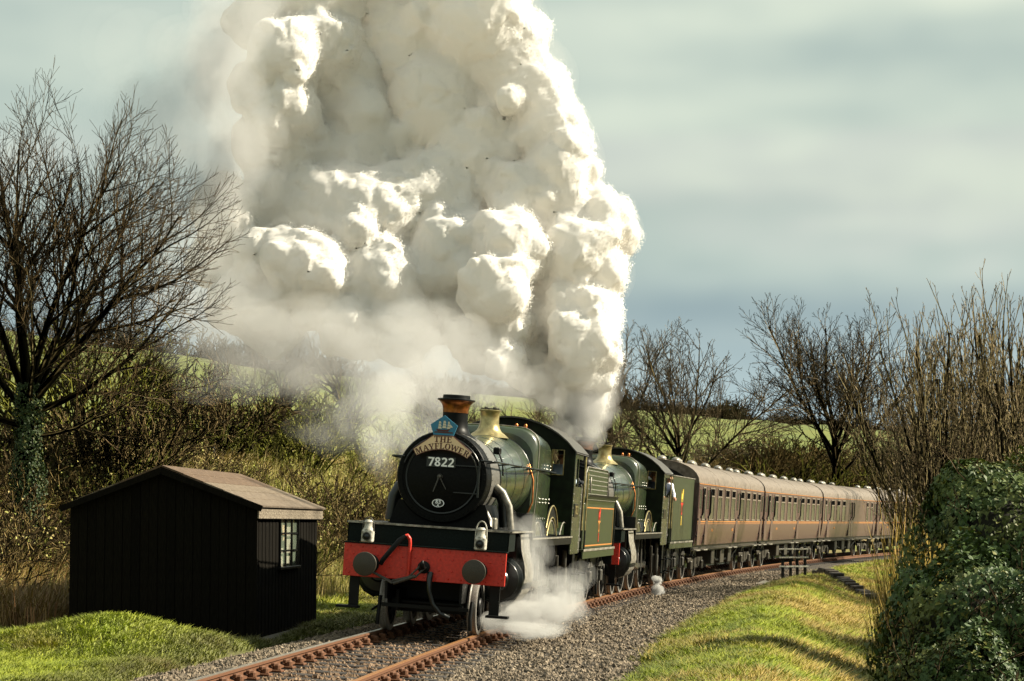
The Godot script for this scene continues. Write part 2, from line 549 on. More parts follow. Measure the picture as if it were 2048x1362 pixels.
func ground_col(t: float, d: float, x: float, z: float) -> Color:
	var a := clampf(0.5 + patches.get_noise_2d(x * 14.0, z * 14.0) * 0.9, 0.0, 1.0)
	var b := clampf(0.5 + patches.get_noise_2d(x * 50.0 + 90.0, z * 50.0) * 0.9, 0.0, 1.0)
	var lush := Color(0.19, 0.235, 0.018)
	var deep := Color(0.1, 0.15, 0.018)
	var dry := Color(0.28, 0.19, 0.06)
	var earth := Color(0.075, 0.05, 0.026)
	var c := lush.lerp(deep, a * 0.6)
	if d < 0.0:
		var e := -d
		c = lush.lerp(Color(0.28, 0.265, 0.025), b * 0.7)
		c = c.lerp(dry, ramp(0.46, 0.78, a * 0.65 + b * 0.45 + 0.16 * ramp(5.0, 7.0, e)) * 0.9)
		c = c.lerp(deep, ramp(0.6, 0.8, b) * (1.0 - ramp(40.0, 55.0, t)) * 0.8)
		c = c.lerp(earth, ramp(8.0, 9.2, e) * (1.0 - ramp(11.5, 14.0, e)) * (1.0 - ramp(72.0, 77.0, t)) * 0.8)
	else:
		c = lush.lerp(Color(0.25, 0.27, 0.022), b).lerp(dry, ramp(0.62, 0.95, a) * 0.6)
		var foot := lerpf(7.2, 4.6, ramp(46.0, 60.0, t))
		var bank := ramp(foot - 0.6, foot + 1.5, d) * (1.0 - ramp(13.0, 16.0, d))
		c = c.lerp(Color(0.28, 0.21, 0.075).lerp(Color(0.2, 0.235, 0.03), ramp(0.25, 0.6, a)), bank)
		c = c.lerp(earth.lerp(deep, b * 0.5), (1.0 - ramp(2.8, 3.7 + a, d)) * 0.75)
		c = c.lerp(Color(0.2, 0.25, 0.018).lerp(Color(0.11, 0.17, 0.015), a).lerp(Color(0.24, 0.22, 0.04), b * 0.4), ramp(14.0, 18.0, d))
	return c

func steps(spec: Array) -> PackedFloat32Array: # [from, to, step], ...
	var o := PackedFloat32Array()
	for s in spec:
		var q: float = s[0]
		while q < s[1] - 1e-4:
			o.append(q)
			q += s[2]
	o.append(spec[-1][1])
	return o

func sheet(ts: PackedFloat32Array, ds: PackedFloat32Array, height: Callable, tint: Callable) -> ArrayMesh:
	var v := PackedVector3Array()
	var c := PackedColorArray()
	var idx := PackedInt32Array()
	for t in ts:
		for d in ds:
			var p := track_point(t, d)
			p.y = height.call(t, d, p.x, -p.z)
			v.append(p)
			c.append(tint.call(t, d, p.x, -p.z))
	var w := ds.size()
	var n := PackedVector3Array()
	for r in ts.size():
		for k in w:
			var a := v[mini(r + 1, ts.size() - 1) * w + k] - v[maxi(r - 1, 0) * w + k]
			var b := v[r * w + mini(k + 1, w - 1)] - v[r * w + maxi(k - 1, 0)]
			var nn := a.cross(b).normalized()
			n.append(nn if nn.y > 0.0 else -nn)
	for r in ts.size() - 1:
		for k in w - 1:
			var a := r * w + k
			# d grows to the left, t away from the camera: clockwise seen from above
			for q in [a, a + w + 1, a + 1, a, a + w, a + w + 1]: idx.append(q)
	var f := (v[idx[2]] - v[idx[0]]).cross(v[idx[1]] - v[idx[0]])
	if f.y < 0.0:
		for q in range(0, idx.size(), 3):
			var s := idx[q + 1]; idx[q + 1] = idx[q + 2]; idx[q + 2] = s
	var arr := []
	arr.resize(Mesh.ARRAY_MAX)
	arr[Mesh.ARRAY_VERTEX] = v; arr[Mesh.ARRAY_NORMAL] = n; arr[Mesh.ARRAY_COLOR] = c; arr[Mesh.ARRAY_INDEX] = idx
	var m := ArrayMesh.new()
	m.add_surface_from_arrays(Mesh.PRIMITIVE_TRIANGLES, arr)
	return m

func ballast_h(t: float, d: float, x: float, z: float) -> float:
	var e := absf(d)
	var edge := 3.5 if d < 0.0 else 2.2
	var h := -0.19 - 0.04 * ramp(1.4, edge, e) - 0.55 * ramp(edge, edge + 1.0, e)
	h -= d * -CANT * (1.0 - ramp(1.2, 2.6, e)) 
	return h + rough.get_noise_2d(x * 22.0, z * 22.0) * 0.045 * ramp(1.0, 2.0, e) + rough.get_noise_2d(x * 90.0, z * 90.0) * 0.02

func ballast_col(t: float, d: float, x: float, z: float) -> Color:
	var a := clampf(0.5 + patches.get_noise_2d(x * 30.0, z * 30.0), 0.0, 1.0)
	var c := Color(0.2, 0.16, 0.11).lerp(Color(0.14, 0.115, 0.085), a)
	return c.lerp(Color(0.13, 0.085, 0.05), 1.0 - ramp(0.3, 1.3, absf(d)))

func build_ground() -> void:
	rough.seed = 4; rough.frequency = 0.05; rough.fractal_octaves = 3
	patches.seed = 9; patches.frequency = 0.02; patches.fractal_octaves = 4
	var ts := steps([[-150, -30, 10.0], [-30, 10, 2.0], [10, 62, 0.5], [62, 150, 1.4], [150, 300, 6.0], [300, 720, 20.0]])
	var ds := steps([[-250, -60, 20.0], [-60, -14, 3.0], [-14, 16, 0.4], [16, 76, 2.0], [76, 200, 8.0], [200, 900, 50.0]])
	var o := put("ground", sheet(ts, ds, ground_td, ground_col), M.ground)
	tag(o, "grassy ground with a scrubby bank and green hill left of the railway", "ground", "", "structure")
	ts = steps([[-10, 20, 2.0], [20, 60, 0.25], [60, 150, 0.8], [150, 240, 3.0]])
	ds = steps([[-5.0, 3.6, 0.18]])
	o = put("ballast", sheet(ts, ds, ballast_h, ballast_col), M.ballast)
	tag(o, "bed of grey brown stone ballast under the curved railway track", "ballast", "", "structure")

func rail_sheet(side: float, prof: Array) -> Geo: # prof: Vector2(across, up) round the section
	var g := Geo.new()
	var rows := []
	for z in steps([[-8, 60, 1.0], [60, 230, 3.0]]):
		var row := PackedVector3Array()
		for p in prof:
			var dd: float = side + p.x
			row.append(track_point(z, dd, p.y + dd * CANT))
		rows.append(row)
	for r in rows.size() - 1:
		for k in prof.size():
			var k1 := (k + 1) % prof.size()
			var e: Vector2 = prof[k1] - prof[k]
			var h := track_head(0.0)
			var left: Vector3 = (track_point(20, 1.0) - track_point(20, 0.0))
			g.quad(rows[r][k], rows[r][k1], rows[r + 1][k1], rows[r + 1][k], left * -e.y + Vector3.UP * e.x)
	return g

func build_track() -> void:
	var root := Node3D.new()
	root.name = numbered("railway_track")
	add_child(root)
	tag(root, "curved railway track of rusty rails in chairs on dark sleepers", "railway track", "", "structure")
	for sd in [0.753, -0.753]:
		# the outline runs anticlockwise seen along the line so that its outside is right of each edge
		var pr := [Vector2(-0.06, -0.14), Vector2(0.06, -0.14), Vector2(0.06, -0.115), Vector2(0.012, -0.1), Vector2(0.012, -0.045), Vector2(0.035, -0.035), Vector2(0.035, -0.003), Vector2(-0.035, -0.003), Vector2(-0.035, -0.035), Vector2(-0.012, -0.045), Vector2(-0.012, -0.1), Vector2(-0.06, -0.115)]
		pr.reverse()
		var r := obj("rail", rail_sheet(sd, pr), M.rust, root)
		var hp := [Vector2(-0.028, -0.003), Vector2(-0.028, 0.003), Vector2(0.028, 0.003), Vector2(0.028, -0.003)]
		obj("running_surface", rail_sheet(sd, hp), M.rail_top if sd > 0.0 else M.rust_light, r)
	var sl := one(func(g): g.box(Vector3.ZERO, Vector3(2.6, 0.13, 0.26), 0.012)).mesh()
	var ch := one(func(g):
		g.box(Vector3(0, 0.0, 0), Vector3(0.36, 0.03, 0.19), 0.008)
		g.box(Vector3(-0.1, 0.045, 0), Vector3(0.09, 0.09, 0.13), 0.02)
		g.box(Vector3(0.1, 0.045, 0), Vector3(0.09, 0.09, 0.13), 0.02)
		g.box(Vector3(0.062, 0.075, 0), Vector3(0.05, 0.05, 0.16), 0.01)
		for q in [-1, 1]: g.dome(Vector3(q * 0.155, 0.015, 0.05), Vector3.UP, 0.025)).mesh()
	var s := run_at(18.0)
	var chairs := 0
	while true:
		var z := depth_at(s)
		if z > 150.0: break
		var b := Basis(Vector3.UP, -track_head(z)) * Basis(Vector3(0, 0, 1), -atan(CANT))
		var o := put("sleeper", sl, M.sleeper_wood, root)
		o.transform = Transform3D(b, track_point(z, 0, -0.222))
		for q in [-0.753, 0.753]:
			if chairs < 300:
				var k := put("rail_chair", ch, M.rust, root)
				k.transform = Transform3D(b, track_point(z, q, -0.14 + q * CANT))
				chairs += 1
		s += 0.7

func build_railing() -> void: # guard rail over the mouth of the culvert
	var t := thing("culvert_railing", "black posts with white bars guarding the culvert mouth beside the track", "railing")
	var at := Vector3(9.45, ground_h(9.45, 76.0) - 0.05, -76.0)
	t.position = at
	t.rotation.y = 0.25
	for x in [-0.38, -0.1, 0.14, 0.42]:
		obj("post", one(func(g): g.box(Vector3(x, 0.58, 0), Vector3(0.085, 1.2, 0.08), 0.01)), M.black_paint, t)
	for y in [0.52, 0.82, 1.1]:
		obj("bar", one(func(g): g.box(Vector3(0, y, 0.055), Vector3(1.06, 0.05, 0.03), 0.006)), M.white_paint, t)
	var w := thing("culvert_wall", "dark mossy brick side wall of the ditch below the culvert railing", "wall")
	# coping and rough courses of the ditch wall, running from the railing towards the camera
	var rng := RandomNumberGenerator.new()
	rng.seed = 77
	var a := track_point(76.2, -5.0)
	var b := track_point(56.0, -8.6)
	var n := 26
	for k in n:
		for r in 4:
			var f := (k + 0.5 + (0.5 if r % 2 else 0.0)) / n
			var p := a.lerp(b, f)
			p.y = ground_h(p.x, -p.z) + 0.2 - r * 0.24
			var o := put("stone_block", one(func(g):
				g.col = Color.WHITE * rng.randf_range(0.5, 1.2)
				g.box(Vector3.ZERO, Vector3(0.34, 0.22, (a - b).length() / n * 0.96), 0.025)).mesh(), M.brick, w)
			o.transform = Transform3D(Basis.looking_at((b - a) * Vector3(1, 0, 1), Vector3.UP), p + Vector3(rng.randf_range(-0.04, 0.04), 0, 0))
	var c := thing("concrete_block", "pale concrete block lying in the grass beside the culvert railing", "block")
	c.position = on_ground(8.2, 73.0, 0.05)
	c.rotation = Vector3(0.1, 0.5, 0.3)
	obj("block", one(func(g): g.box(Vector3(0, 0.12, 0), Vector3(0.5, 0.26, 0.75), 0.03)), M.concrete, c)

# ---------------------------------------------------------------- the hut
func build_hut() -> void:
	var t := thing("wooden_hut", "black tarred board hut with low felt roof beside the track", "hut")
	t.position = Vector3(-4.3, 0, -37.8)
	t.rotation.y = -0.0752
	# local: x from -3.15 to 0 across the gable, -z back along the side
	var W := 3.15
	var L := 6.5
	var E := 2.06
	var R := 2.66
	var rng := RandomNumberGenerator.new()
	rng.seed = 5
	var top := func(x: float) -> float: return E + (R - E) * (1.0 - absf(x + W * 0.5) / (W * 0.5))
	var wall := obj("wall", one(func(g):
		g.prism([Vector2(-W + 0.03, -0.4), Vector2(-0.03, -0.4), Vector2(-0.03, E - 0.02), Vector2(-W * 0.5, R - 0.02), Vector2(-W + 0.03, E - 0.02)], Vector3(0, 0, -0.03), Vector3.RIGHT, Vector3.UP, Vector3(0, 0, -0.05))
		g.prism([Vector2(-W + 0.03, -0.4), Vector2(-0.03, -0.4), Vector2(-0.03, E - 0.02), Vector2(-W * 0.5, R - 0.02), Vector2(-W + 0.03, E - 0.02)], Vector3(0, 0, -L), Vector3.RIGHT, Vector3.UP, Vector3(0, 0, -0.05))
		g.box(Vector3(-W + 0.055, E * 0.5 - 0.25, -L * 0.5), Vector3(0.05, E + 0.45, L - 0.2))
		g.box(Vector3(-0.055, 0.27, -L * 0.5), Vector3(0.05, 1.35, L - 0.2))
		g.box(Vector3(-0.055, E - 0.1, -L * 0.5), Vector3(0.05, 0.19, L - 0.2))
		g.box(Vector3(-0.055, 1.4, -1.17), Vector3(0.05, 1.1, 2.1))
		g.box(Vector3(-0.055, 1.4, -5.3), Vector3(0.05, 1.1, 2.2))), M.tarred_board, t)
	var n := 21
	var pick := func(): 
		return Color.WHITE * rng.randf_range(0.6, 1.6)
	for k in n: # boards of the gable
		var x0 := -W + W * k / n
		var x1 := x0 + W / n - 0.008
		var z: float = 0.0 if k % 2 else -0.012
		obj("board", one(func(g):
			g.col = pick.call()
			if k in [6, 12]: g.col = Color(2.6, 2.5, 2.1)
			if x0 < -W * 0.5 and x1 > -W * 0.5:
				g.prism([Vector2(x0, -0.4), Vector2(x1, -0.4), Vector2(x1, top.call(x1) - 0.03), Vector2(-W * 0.5, R - 0.03), Vector2(x0, top.call(x0) - 0.03)], Vector3(0, 0, z), Vector3.RIGHT, Vector3.UP, Vector3(0, 0, -0.024))
			else:
				g.prism([Vector2(x0, -0.4), Vector2(x1, -0.4), Vector2(x1, top.call(x1) - 0.03), Vector2(x0, top.call(x0) - 0.03)], Vector3(0, 0, z), Vector3.RIGHT, Vector3.UP, Vector3(0, 0, -0.024))), M.tarred_board, wall)
	n = 40
	var wz0 := 2.27
	var wz1 := 4.18
	for k in n: # boards of the side towards the track, left out at the window
		var z0 := 0.03 + (L - 0.06) * k / n
		var dz := (L - 0.06) / n - 0.008
		var zc := z0 + dz * 0.5
		var spans := [[-0.35, E - 0.02]]
		if zc > wz0 - 0.02 and zc < wz1 + 0.02: spans = [[-0.35, 0.93], [1.9, E - 0.02]]
		for s in spans:
			obj("board", one(func(g):
				g.col = pick.call()
				g.box(Vector3(-0.016 if k % 2 else -0.008, (s[0] + s[1]) * 0.5, -zc), Vector3(0.024, s[1] - s[0], dz))), M.tarred_board, wall)
	# roof: two felted slopes with battens and edge boards
	for sd in [-1.0, 1.0]:
		var a := Vector3(-W * 0.5, R + 0.035, 0.13)
		var e := Vector3(-W * 0.5 + sd * (W * 0.5 + 0.14), E - 0.02, 0.13)
		var strips := 5
		for k in strips:
			var p := a.lerp(e, float(k) / strips)
			var q := a.lerp(e, (k + 1.0) / strips + (0.015 if k < strips - 1 else 0.0))
			var up := Vector3(sd * (R - E), W * 0.5, 0).normalized()
			obj("roofing_strip", one(func(g):
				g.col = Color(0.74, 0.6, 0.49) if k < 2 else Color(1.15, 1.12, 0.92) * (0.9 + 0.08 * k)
				var lift := up * (0.006 * (strips - k))
				var depth := Vector3(0, 0, -L - 0.26)
				g.quad(p + lift, q + lift, q + lift + depth, p + lift + depth, up)
				var dn := -up * 0.03
				g.quad(q + lift, q + lift + dn, q + lift + dn + depth, q + lift + depth, Vector3(sd, -0.3, 0))
				g.quad(p + lift, q + lift, q + lift + dn, p + lift + dn, Vector3(0, 0, 1))
				g.quad(p + lift + depth, q + lift + depth, q + lift + dn + depth, p + lift + dn + depth, Vector3(0, 0, -1))
				g.quad(p + lift + dn, q + lift + dn, q + lift + dn + depth, p + lift + dn + depth, -up)), M.roof_felt, t)
		obj("barge_board", one(func(g): g.bar(a + Vector3(0, -0.07, 0.012), e + Vector3(0, -0.05, 0.012), 0.03, 0.1)), M.tarred_board, t)
	obj("fascia_board", one(func(g): g.box(Vector3(0.075, E - 0.135, -L * 0.5), Vector3(0.03, 0.2, L + 0.2), 0.006)), M.weathered_board, t)
	obj("corner_post", one(func(g): g.box(Vector3(0.012, 0.85, -0.03), Vector3(0.05, 2.2, 0.06))), M.tarred_board, t)
	# window of three by three panes
	var w := Node3D.new()
	w.name = "window"
	t.add_child(w)
	var y0 := 0.95
	var y1 := 1.88
	obj("frame", one(func(g):
		g.box(Vector3(0.012, y0, -(wz0 + wz1) * 0.5), Vector3(0.09, 0.05, wz1 - wz0 + 0.16), 0.008)
		g.box(Vector3(0.006, y1, -(wz0 + wz1) * 0.5), Vector3(0.06, 0.045, wz1 - wz0))
		for z in [wz0, wz1]: g.box(Vector3(0.006, (y0 + y1) * 0.5, -z), Vector3(0.06, y1 - y0 - 0.05, 0.05))), M.black_paint, w)
	for k in 2:
		var z: float = lerpf(wz0, wz1, (k + 1) / 3.0)
		obj("glazing_bar", one(func(g): g.box(Vector3(0.004, (y0 + y1) * 0.5, -z), Vector3(0.035, y1 - y0 - 0.05, 0.05))), M.black_paint, w)
	for k in 2:
		var y := lerpf(y0, y1, (k + 1) / 3.0)
		for q in 3:
			var za := lerpf(wz0, wz1, q / 3.0) + 0.028
			var zb := lerpf(wz0, wz1, (q + 1) / 3.0) - 0.028
			obj("glazing_bar", one(func(g): g.box(Vector3(0.004, y, -(za + zb) * 0.5), Vector3(0.03, 0.03, zb - za))), M.black_paint, w)
	for r in 3:
		for q in 3:
			var za := lerpf(wz0, wz1, q / 3.0) + 0.02
			var zb := lerpf(wz0, wz1, (q + 1) / 3.0) - 0.02
			var ya := lerpf(y0, y1, r / 3.0) + 0.012
			var yb := lerpf(y0, y1, (r + 1) / 3.0) - 0.012
			obj("pane", one(func(g): g.box(Vector3(-0.012, (ya + yb) * 0.5, -(za + zb) * 0.5), Vector3(0.005, yb - ya, zb - za))), M.glass, w)
	# pale boards and a slipped sheet of paper behind the panes
	obj("blind", one(func(g):
		g.box(Vector3(-0.1, 1.4, -2.58), Vector3(0.01, 0.86, 0.5))
		g.box(Vector3(-0.12, 1.42, -3.86), Vector3(0.01, 0.82, 0.52))
		g.box(Vector3(-0.12, 1.1, -3.2), Vector3(0.01, 0.4, 0.5))), M.newsprint, w)
	var p2 := obj("paper_sheet", one(func(g): g.box(Vector3.ZERO, Vector3(0.006, 0.42, 0.42))), M.cream_paint, w)
	p2.transform = Transform3D(Basis(Vector3.RIGHT, 0.25), Vector3(-0.07, 1.68, -3.2))
	obj("floor", one(func(g): g.box(Vector3(-W * 0.5, -0.1, -L * 0.5), Vector3(W - 0.2, 0.1, L - 0.2))), M.sleeper_wood, t)
	obj("plinth", one(func(g): g.box(Vector3(-W * 0.5 + 0.12, -0.28, -L * 0.5 - 0.05), Vector3(W + 0.1, 0.2, L + 0.1), 0.02)), M.concrete, t)

# ---------------------------------------------------------------- the train. Vehicles: x to the right as seen from the front, y up from the rails, u metres back from the front
func P(x: float, y: float, u: float) -> Vector3:
	return Vector3(x, y, -u)

func lettering(words: String, height: float, font_name: String, weight: int, m: Material, parent: Node3D, at: Transform3D, called := "lettering") -> MeshInstance3D:
	var f := SystemFont.new()
	f.font_names = PackedStringArray([font_name])
	f.font_weight = weight
	var t := TextMesh.new()
	t.text = words; t.font = f; t.font_size = 64
	t.pixel_size = height / 46.0 # capitals are about 0.72 of the em
	t.depth = 0.006
	var o := put(called, t, m, parent)
	o.transform = at
	return o

func wheel_meshes(r: float, spokes: int) -> Array: # disc side faces +x
	var body := one(func(g):
		g.lathe([Vector2(r - 0.07, -0.05), Vector2(r - 0.07, 0.05), Vector2(r - 0.14, 0.05), Vector2(r - 0.14, -0.05), Vector2(r - 0.07, -0.05)], Vector3.ZERO, Vector3.RIGHT, 28)
		g.lathe([Vector2(0.001, 0.09), Vector2(0.13, 0.09), Vector2(0.15, 0.07), Vector2(0.15, -0.06)], Vector3.ZERO, Vector3.RIGHT, 14)
		for k in spokes:
			var a := TAU * k / spokes
			var d := Vector3(0, cos(a), sin(a))
			g.bar(d * 0.12, d * (r - 0.1), 0.045, 0.05, Vector3.RIGHT)).mesh()
	var tyre := one(func(g):
		g.lathe([Vector2(r - 0.075, 0.07), Vector2(r - 0.01, 0.07), Vector2(r, 0.05), Vector2(r, -0.03), Vector2(r + 0.03, -0.045), Vector2(r + 0.02, -0.07), Vector2(r - 0.075, -0.07)], Vector3.ZERO, Vector3.RIGHT, 32)).mesh()
	return [body, tyre]

func put_wheel(w: Array, at: Vector3, parent: Node3D, called := "wheel") -> void:
	var o := put(called, w[0], M.black_paint, parent)
	o.position = at
	if at.x < 0.0: o.rotation.y = PI
	put("tyre", w[1], M.tyre_steel, o)

func buffer_part(parent: Node3D, x: float, y: float, u: float, dirn: float, big := 0.19) -> void: # dirn 1: points forward
	var b := obj("buffer", one(func(g):
		g.lathe([Vector2(0.15, 0.0), Vector2(0.15, 0.03), Vector2(0.11, 0.05), Vector2(0.1, 0.28), Vector2(0.075, 0.29), Vector2(0.065, 0.43)], P(x, y, u), Vector3(0, 0, dirn), 18)), M.black_paint, parent)
	obj("buffer_head", one(func(g):
		g.lathe([Vector2(0.1, 0.425), Vector2(big - 0.01, 0.43), Vector2(big, 0.445), Vector2(big - 0.006, 0.465), Vector2(big * 0.5, 0.485), Vector2(0.001, 0.49)], P(x, y, u), Vector3(0, 0, dirn), 26)), M.greasy_steel, b)

func roof_line(x: float, half: float, eave: float, top: float) -> float:
	var sag := top - eave
	var r := (half * half + sag * sag) / (2.0 * sag)
	return top - r + sqrt(maxf(r * r - x * x, 0.0))

func lamp_part(root: Node3D, x: float, loop: bool) -> void:
	var l := Node3D.new()
	l.name = "headlamp" if not root.has_node("headlamp") else "headlamp_001"
	root.add_child(l)
	l.position = P(x, 1.385, -0.03)
	obj("bracket", one(func(g): g.box(Vector3(0, 0.1, -0.11), Vector3(0.05, 0.34, 0.02))), M.black_paint, l)
	obj("case", one(func(g):
		g.box(Vector3(0, 0.105, 0), Vector3(0.18, 0.2, 0.17), 0.018)
		g.lathe([Vector2(0.085, 0.205), Vector2(0.065, 0.25), Vector2(0.065, 0.32), Vector2(0.075, 0.325), Vector2(0.05, 0.36), Vector2(0.001, 0.365)], Vector3.ZERO, Vector3.UP, 14)), M.white_paint, l)
	obj("lens_ring", one(func(g): g.lathe([Vector2(0.068, 0.085), Vector2(0.068, 0.115), Vector2(0.052, 0.118), Vector2(0.052, 0.1)], Vector3(0, 0.1, 0), Vector3(0, 0, 1), 18)), M.grey_metal, l)
	obj("lens", one(func(g): g.lathe([Vector2(0.052, 0.1), Vector2(0.03, 0.112), Vector2(0.001, 0.116)], Vector3(0, 0.1, 0), Vector3(0, 0, 1), 16)), M.black_gloss, l)
	obj("handle", one(func(g):
		var pts := []
		var hh := 0.36 if loop else 0.3
		for k in 11:
			var a := PI * k / 10.0
			pts.append(Vector3(cos(a) * 0.085, 0.2 + hh * 0.55 + sin(a) * hh * 0.45 - 0.1, 0.0))
		pts.push_front(Vector3(0.09, 0.18, 0)); pts.append(Vector3(-0.09, 0.18, 0))
		g.tube(pts, 0.011, 6)), M.white_paint if loop else M.grey_metal, l)

func build_loco(label: String, z_front: float, leading: bool) -> Node3D:
	var t := thing("steam_locomotive", label, "steam locomotive", "green steam locomotives hauling the train")
	t.transform = vehicle_frame(z_front, 10.5)
	# frames, beam, front platform
	obj("frame", one(func(g):
		for s in [-1, 1]: g.box(P(s * 0.6, 0.95, 5.7), Vector3(0.04, 0.85, 11.2))
		g.box(P(0, 1.1, 0.9), Vector3(1.1, 0.4, 1.4))
		g.box(P(0, 0.6, 1.6), Vector3(1.16, 0.62, 0.5))  # black block added to stand for the shadow under the engine front
		g.box(P(0, 0.75, 3.9), Vector3(1.2, 1.0, 0.6))
		g.box(P(0, 1.15, 6.5), Vector3(1.0, 0.5, 7.0))
		g.box(P(0, 1.2, 11.3), Vector3(2.3, 0.35, 0.2))), M.black_paint, t)
	var beam := obj("buffer_beam", one(func(g): g.box(P(0, 1.108, 0.02), Vector3(2.6, 0.525, 0.04), 0.006)), M.red_paint, t)
	obj("rivets", one(func(g):
		for y in [0.9, 1.02, 1.2, 1.32]:
			for k in 13:
				var x := -1.2 + 2.4 * k / 12.0 + (0.05 if y > 1.0 and y < 1.3 else 0.0)
				g.dome(P(x, y, 0.0), Vector3(0, 0, 1), 0.018)
		for y in [0.95, 1.1, 1.25]:
			for s in [-1, 1]:
				g.dome(P(s * 1.25, y, 0.0), Vector3(0, 0, 1), 0.018)), M.red_paint, beam, "stuff")
	for s in [-1, 1]: buffer_part(t, s * 0.865, 1.06, 0.0, 1.0)
	obj("front_platform", one(func(g):
		g.box(P(0, 1.378, 0.07), Vector3(2.62, 0.02, 0.2), 0.004)
		g.quad(P(-1.3, 1.39, 0.16), P(1.3, 1.39, 0.16), P(1.3, 1.69, 0.2), P(-1.3, 1.69, 0.2), Vector3(0, 0.1, 1))
		for s in [-1, 1]: g.prism([Vector2(0.16, 1.39), Vector2(0.9, 1.39), Vector2(0.9, 1.69), Vector2(0.2, 1.69)], P(s * 1.3, 0, 0), Vector3(0, 0, -1), Vector3.UP, Vector3(-s * 0.02, 0, 0))), M.platform_black, t)
	obj("running_plate", one(func(g):
		g.box(P(0, 1.7, 1.55), Vector3(2.66, 0.022, 2.75), 0.004)
		for s in [-1, 1]:
			g.box(P(s * 0.98, 1.575, 6.1), Vector3(0.68, 0.022, 6.35), 0.004)
			g.box(P(s * 1.3, 1.5, 6.1), Vector3(0.02, 0.13, 6.3))
			g.box(P(s * 0.98, 1.64, 2.93), Vector3(0.68, 0.1, 0.02)) ), M.black_paint, t)
	obj("plate_edge_highlight", one(func(g):
		g.box(P(0, 1.7, 0.165), Vector3(2.62, 0.03, 0.015))
		g.box(P(1.335, 1.7, 1.55), Vector3(0.012, 0.026, 2.7))
		g.box(P(1.325, 1.575, 6.1), Vector3(0.012, 0.028, 6.3))), M.pale_metal, t)  # pale strips paint the whitish highlight along the plate edges
	# steps under the front corners
	for s in [-1, 1]:
		obj("front_step", one(func(g):
			g.box(P(s * 1.13, 0.62, 0.18), Vector3(0.16, 0.52, 0.03))
			g.box(P(s * 1.2, 0.36, 0.12), Vector3(0.36, 0.04, 0.2), 0.006)), M.black_paint, t)
	# coupling and hoses
	obj("draw_hook", one(func(g):
		g.lathe([Vector2(0.1, 0.0), Vector2(0.1, 0.03), Vector2(0.04, 0.05)], P(0, 1.06, 0), Vector3(0, 0, 1), 14)
		g.tube([P(0, 1.06, 0), P(0, 1.06, -0.14), P(0, 1.1, -0.2), P(0, 1.16, -0.17)], [0.045, 0.045, 0.04, 0.02], 8)), M.black_paint, t)
	obj("screw_coupling", one(func(g):
		for q in [-0.05, 0.05]:
			g.tube([P(q, 1.07, -0.13), P(q - 0.15, 0.9, -0.16), P(q - 0.42, 0.82, -0.12)], 0.018, 6)
		g.tube([P(-0.1, 0.92, -0.16), P(-0.45, 0.78, -0.13)], 0.03, 8)
		for q in [-0.05, 0.05]: g.tube([P(-0.45 + q * 0.3, 0.78, -0.12 + q), P(-0.72, 0.9, -0.1 + q), P(-0.8, 0.93, -0.06 + q)], 0.016, 6)), M.grey_metal, t)
	var pipe := obj("vacuum_pipe", one(func(g): g.tube([P(-0.24, 0.9, -0.03), P(-0.24, 1.42, -0.04), P(-0.25, 1.49, -0.05), P(-0.29, 1.54, -0.06), P(-0.33, 1.52, -0.07)], [0.026, 0.026, 0.03, 0.034, 0.034], 10)), M.red_paint, t)
	obj("hose", one(func(g): g.tube([P(-0.31, 1.53, -0.07), P(-0.4, 1.46, -0.1), P(-0.52, 1.3, -0.14), P(-0.64, 1.13, -0.16), P(-0.67, 1.07, -0.13)], [0.036, 0.042, 0.042, 0.04, 0.036], 10)), M.black_paint, pipe)
	obj("heating_hose", one(func(g):
		g.tube([P(0.12, 0.98, -0.06), P(0.12, 0.88, -0.12), P(0.13, 0.7, -0.14), P(0.2, 0.5, -0.13), P(0.32, 0.36, -0.1), P(0.46, 0.3, -0.05)], [0.05, 0.05, 0.036, 0.034, 0.034, 0.04], 9)), M.black_gloss, t)
	lamp_part(t, -0.93, false)
	lamp_part(t, 0.88, true)
	# bogie
	var bogie := obj("bogie", one(func(g):
		for s in [-1, 1]:
			g.box(P(s * 0.52, 0.5, 2.06), Vector3(0.05, 0.32, 2.7))
			for u in [1.0, 3.13]: g.box(P(s * 0.58, 0.46, u), Vector3(0.12, 0.3, 0.3))
			g.tube([P(s * 0.74, 0.55, 0.42), P(s * 0.74, 0.3, 0.32), P(s * 0.75, 0.1, 0.34)], 0.03, 6)
		g.box(P(0, 0.55, 2.06), Vector3(1.0, 0.2, 0.5))
		g.box(P(0, 0.42, 0.35), Vector3(1.4, 0.06, 0.06))), M.black_paint, t)
	var small := wheel_meshes(0.457, 10)
	for u in [1.0, 3.13]:
		for s in [-1, 1]: put_wheel(small, P(s * 0.72, 0.457, u), bogie, "bogie_wheel")
		obj("axle", one(func(g): g.tube([P(-0.7, 0.457, u), P(0.7, 0.457, u)], 0.07, 8)), M.black_paint, bogie)
	# smokebox
	var H := 2.51
	var sb := obj("smokebox", one(func(g):
		g.lathe([Vector2(0.66, 1.12), Vector2(0.735, 1.125), Vector2(0.752, 1.15), Vector2(0.752, 2.74)], P(0, H, 0), Vector3(0, 0, -1), 48)
		g.lathe([Vector2(0.56, 1.15), Vector2(0.7, 1.15)], P(0, H, 0), Vector3(0, 0, -1), 40)), M.smokebox_black, t)
	obj("wrapper", one(func(g): g.lathe([Vector2(0.76, 1.55), Vector2(0.76, 2.5)], P(0, H, 0), Vector3(0, 0, -1), 48)), M.wrapper_glare, sb)
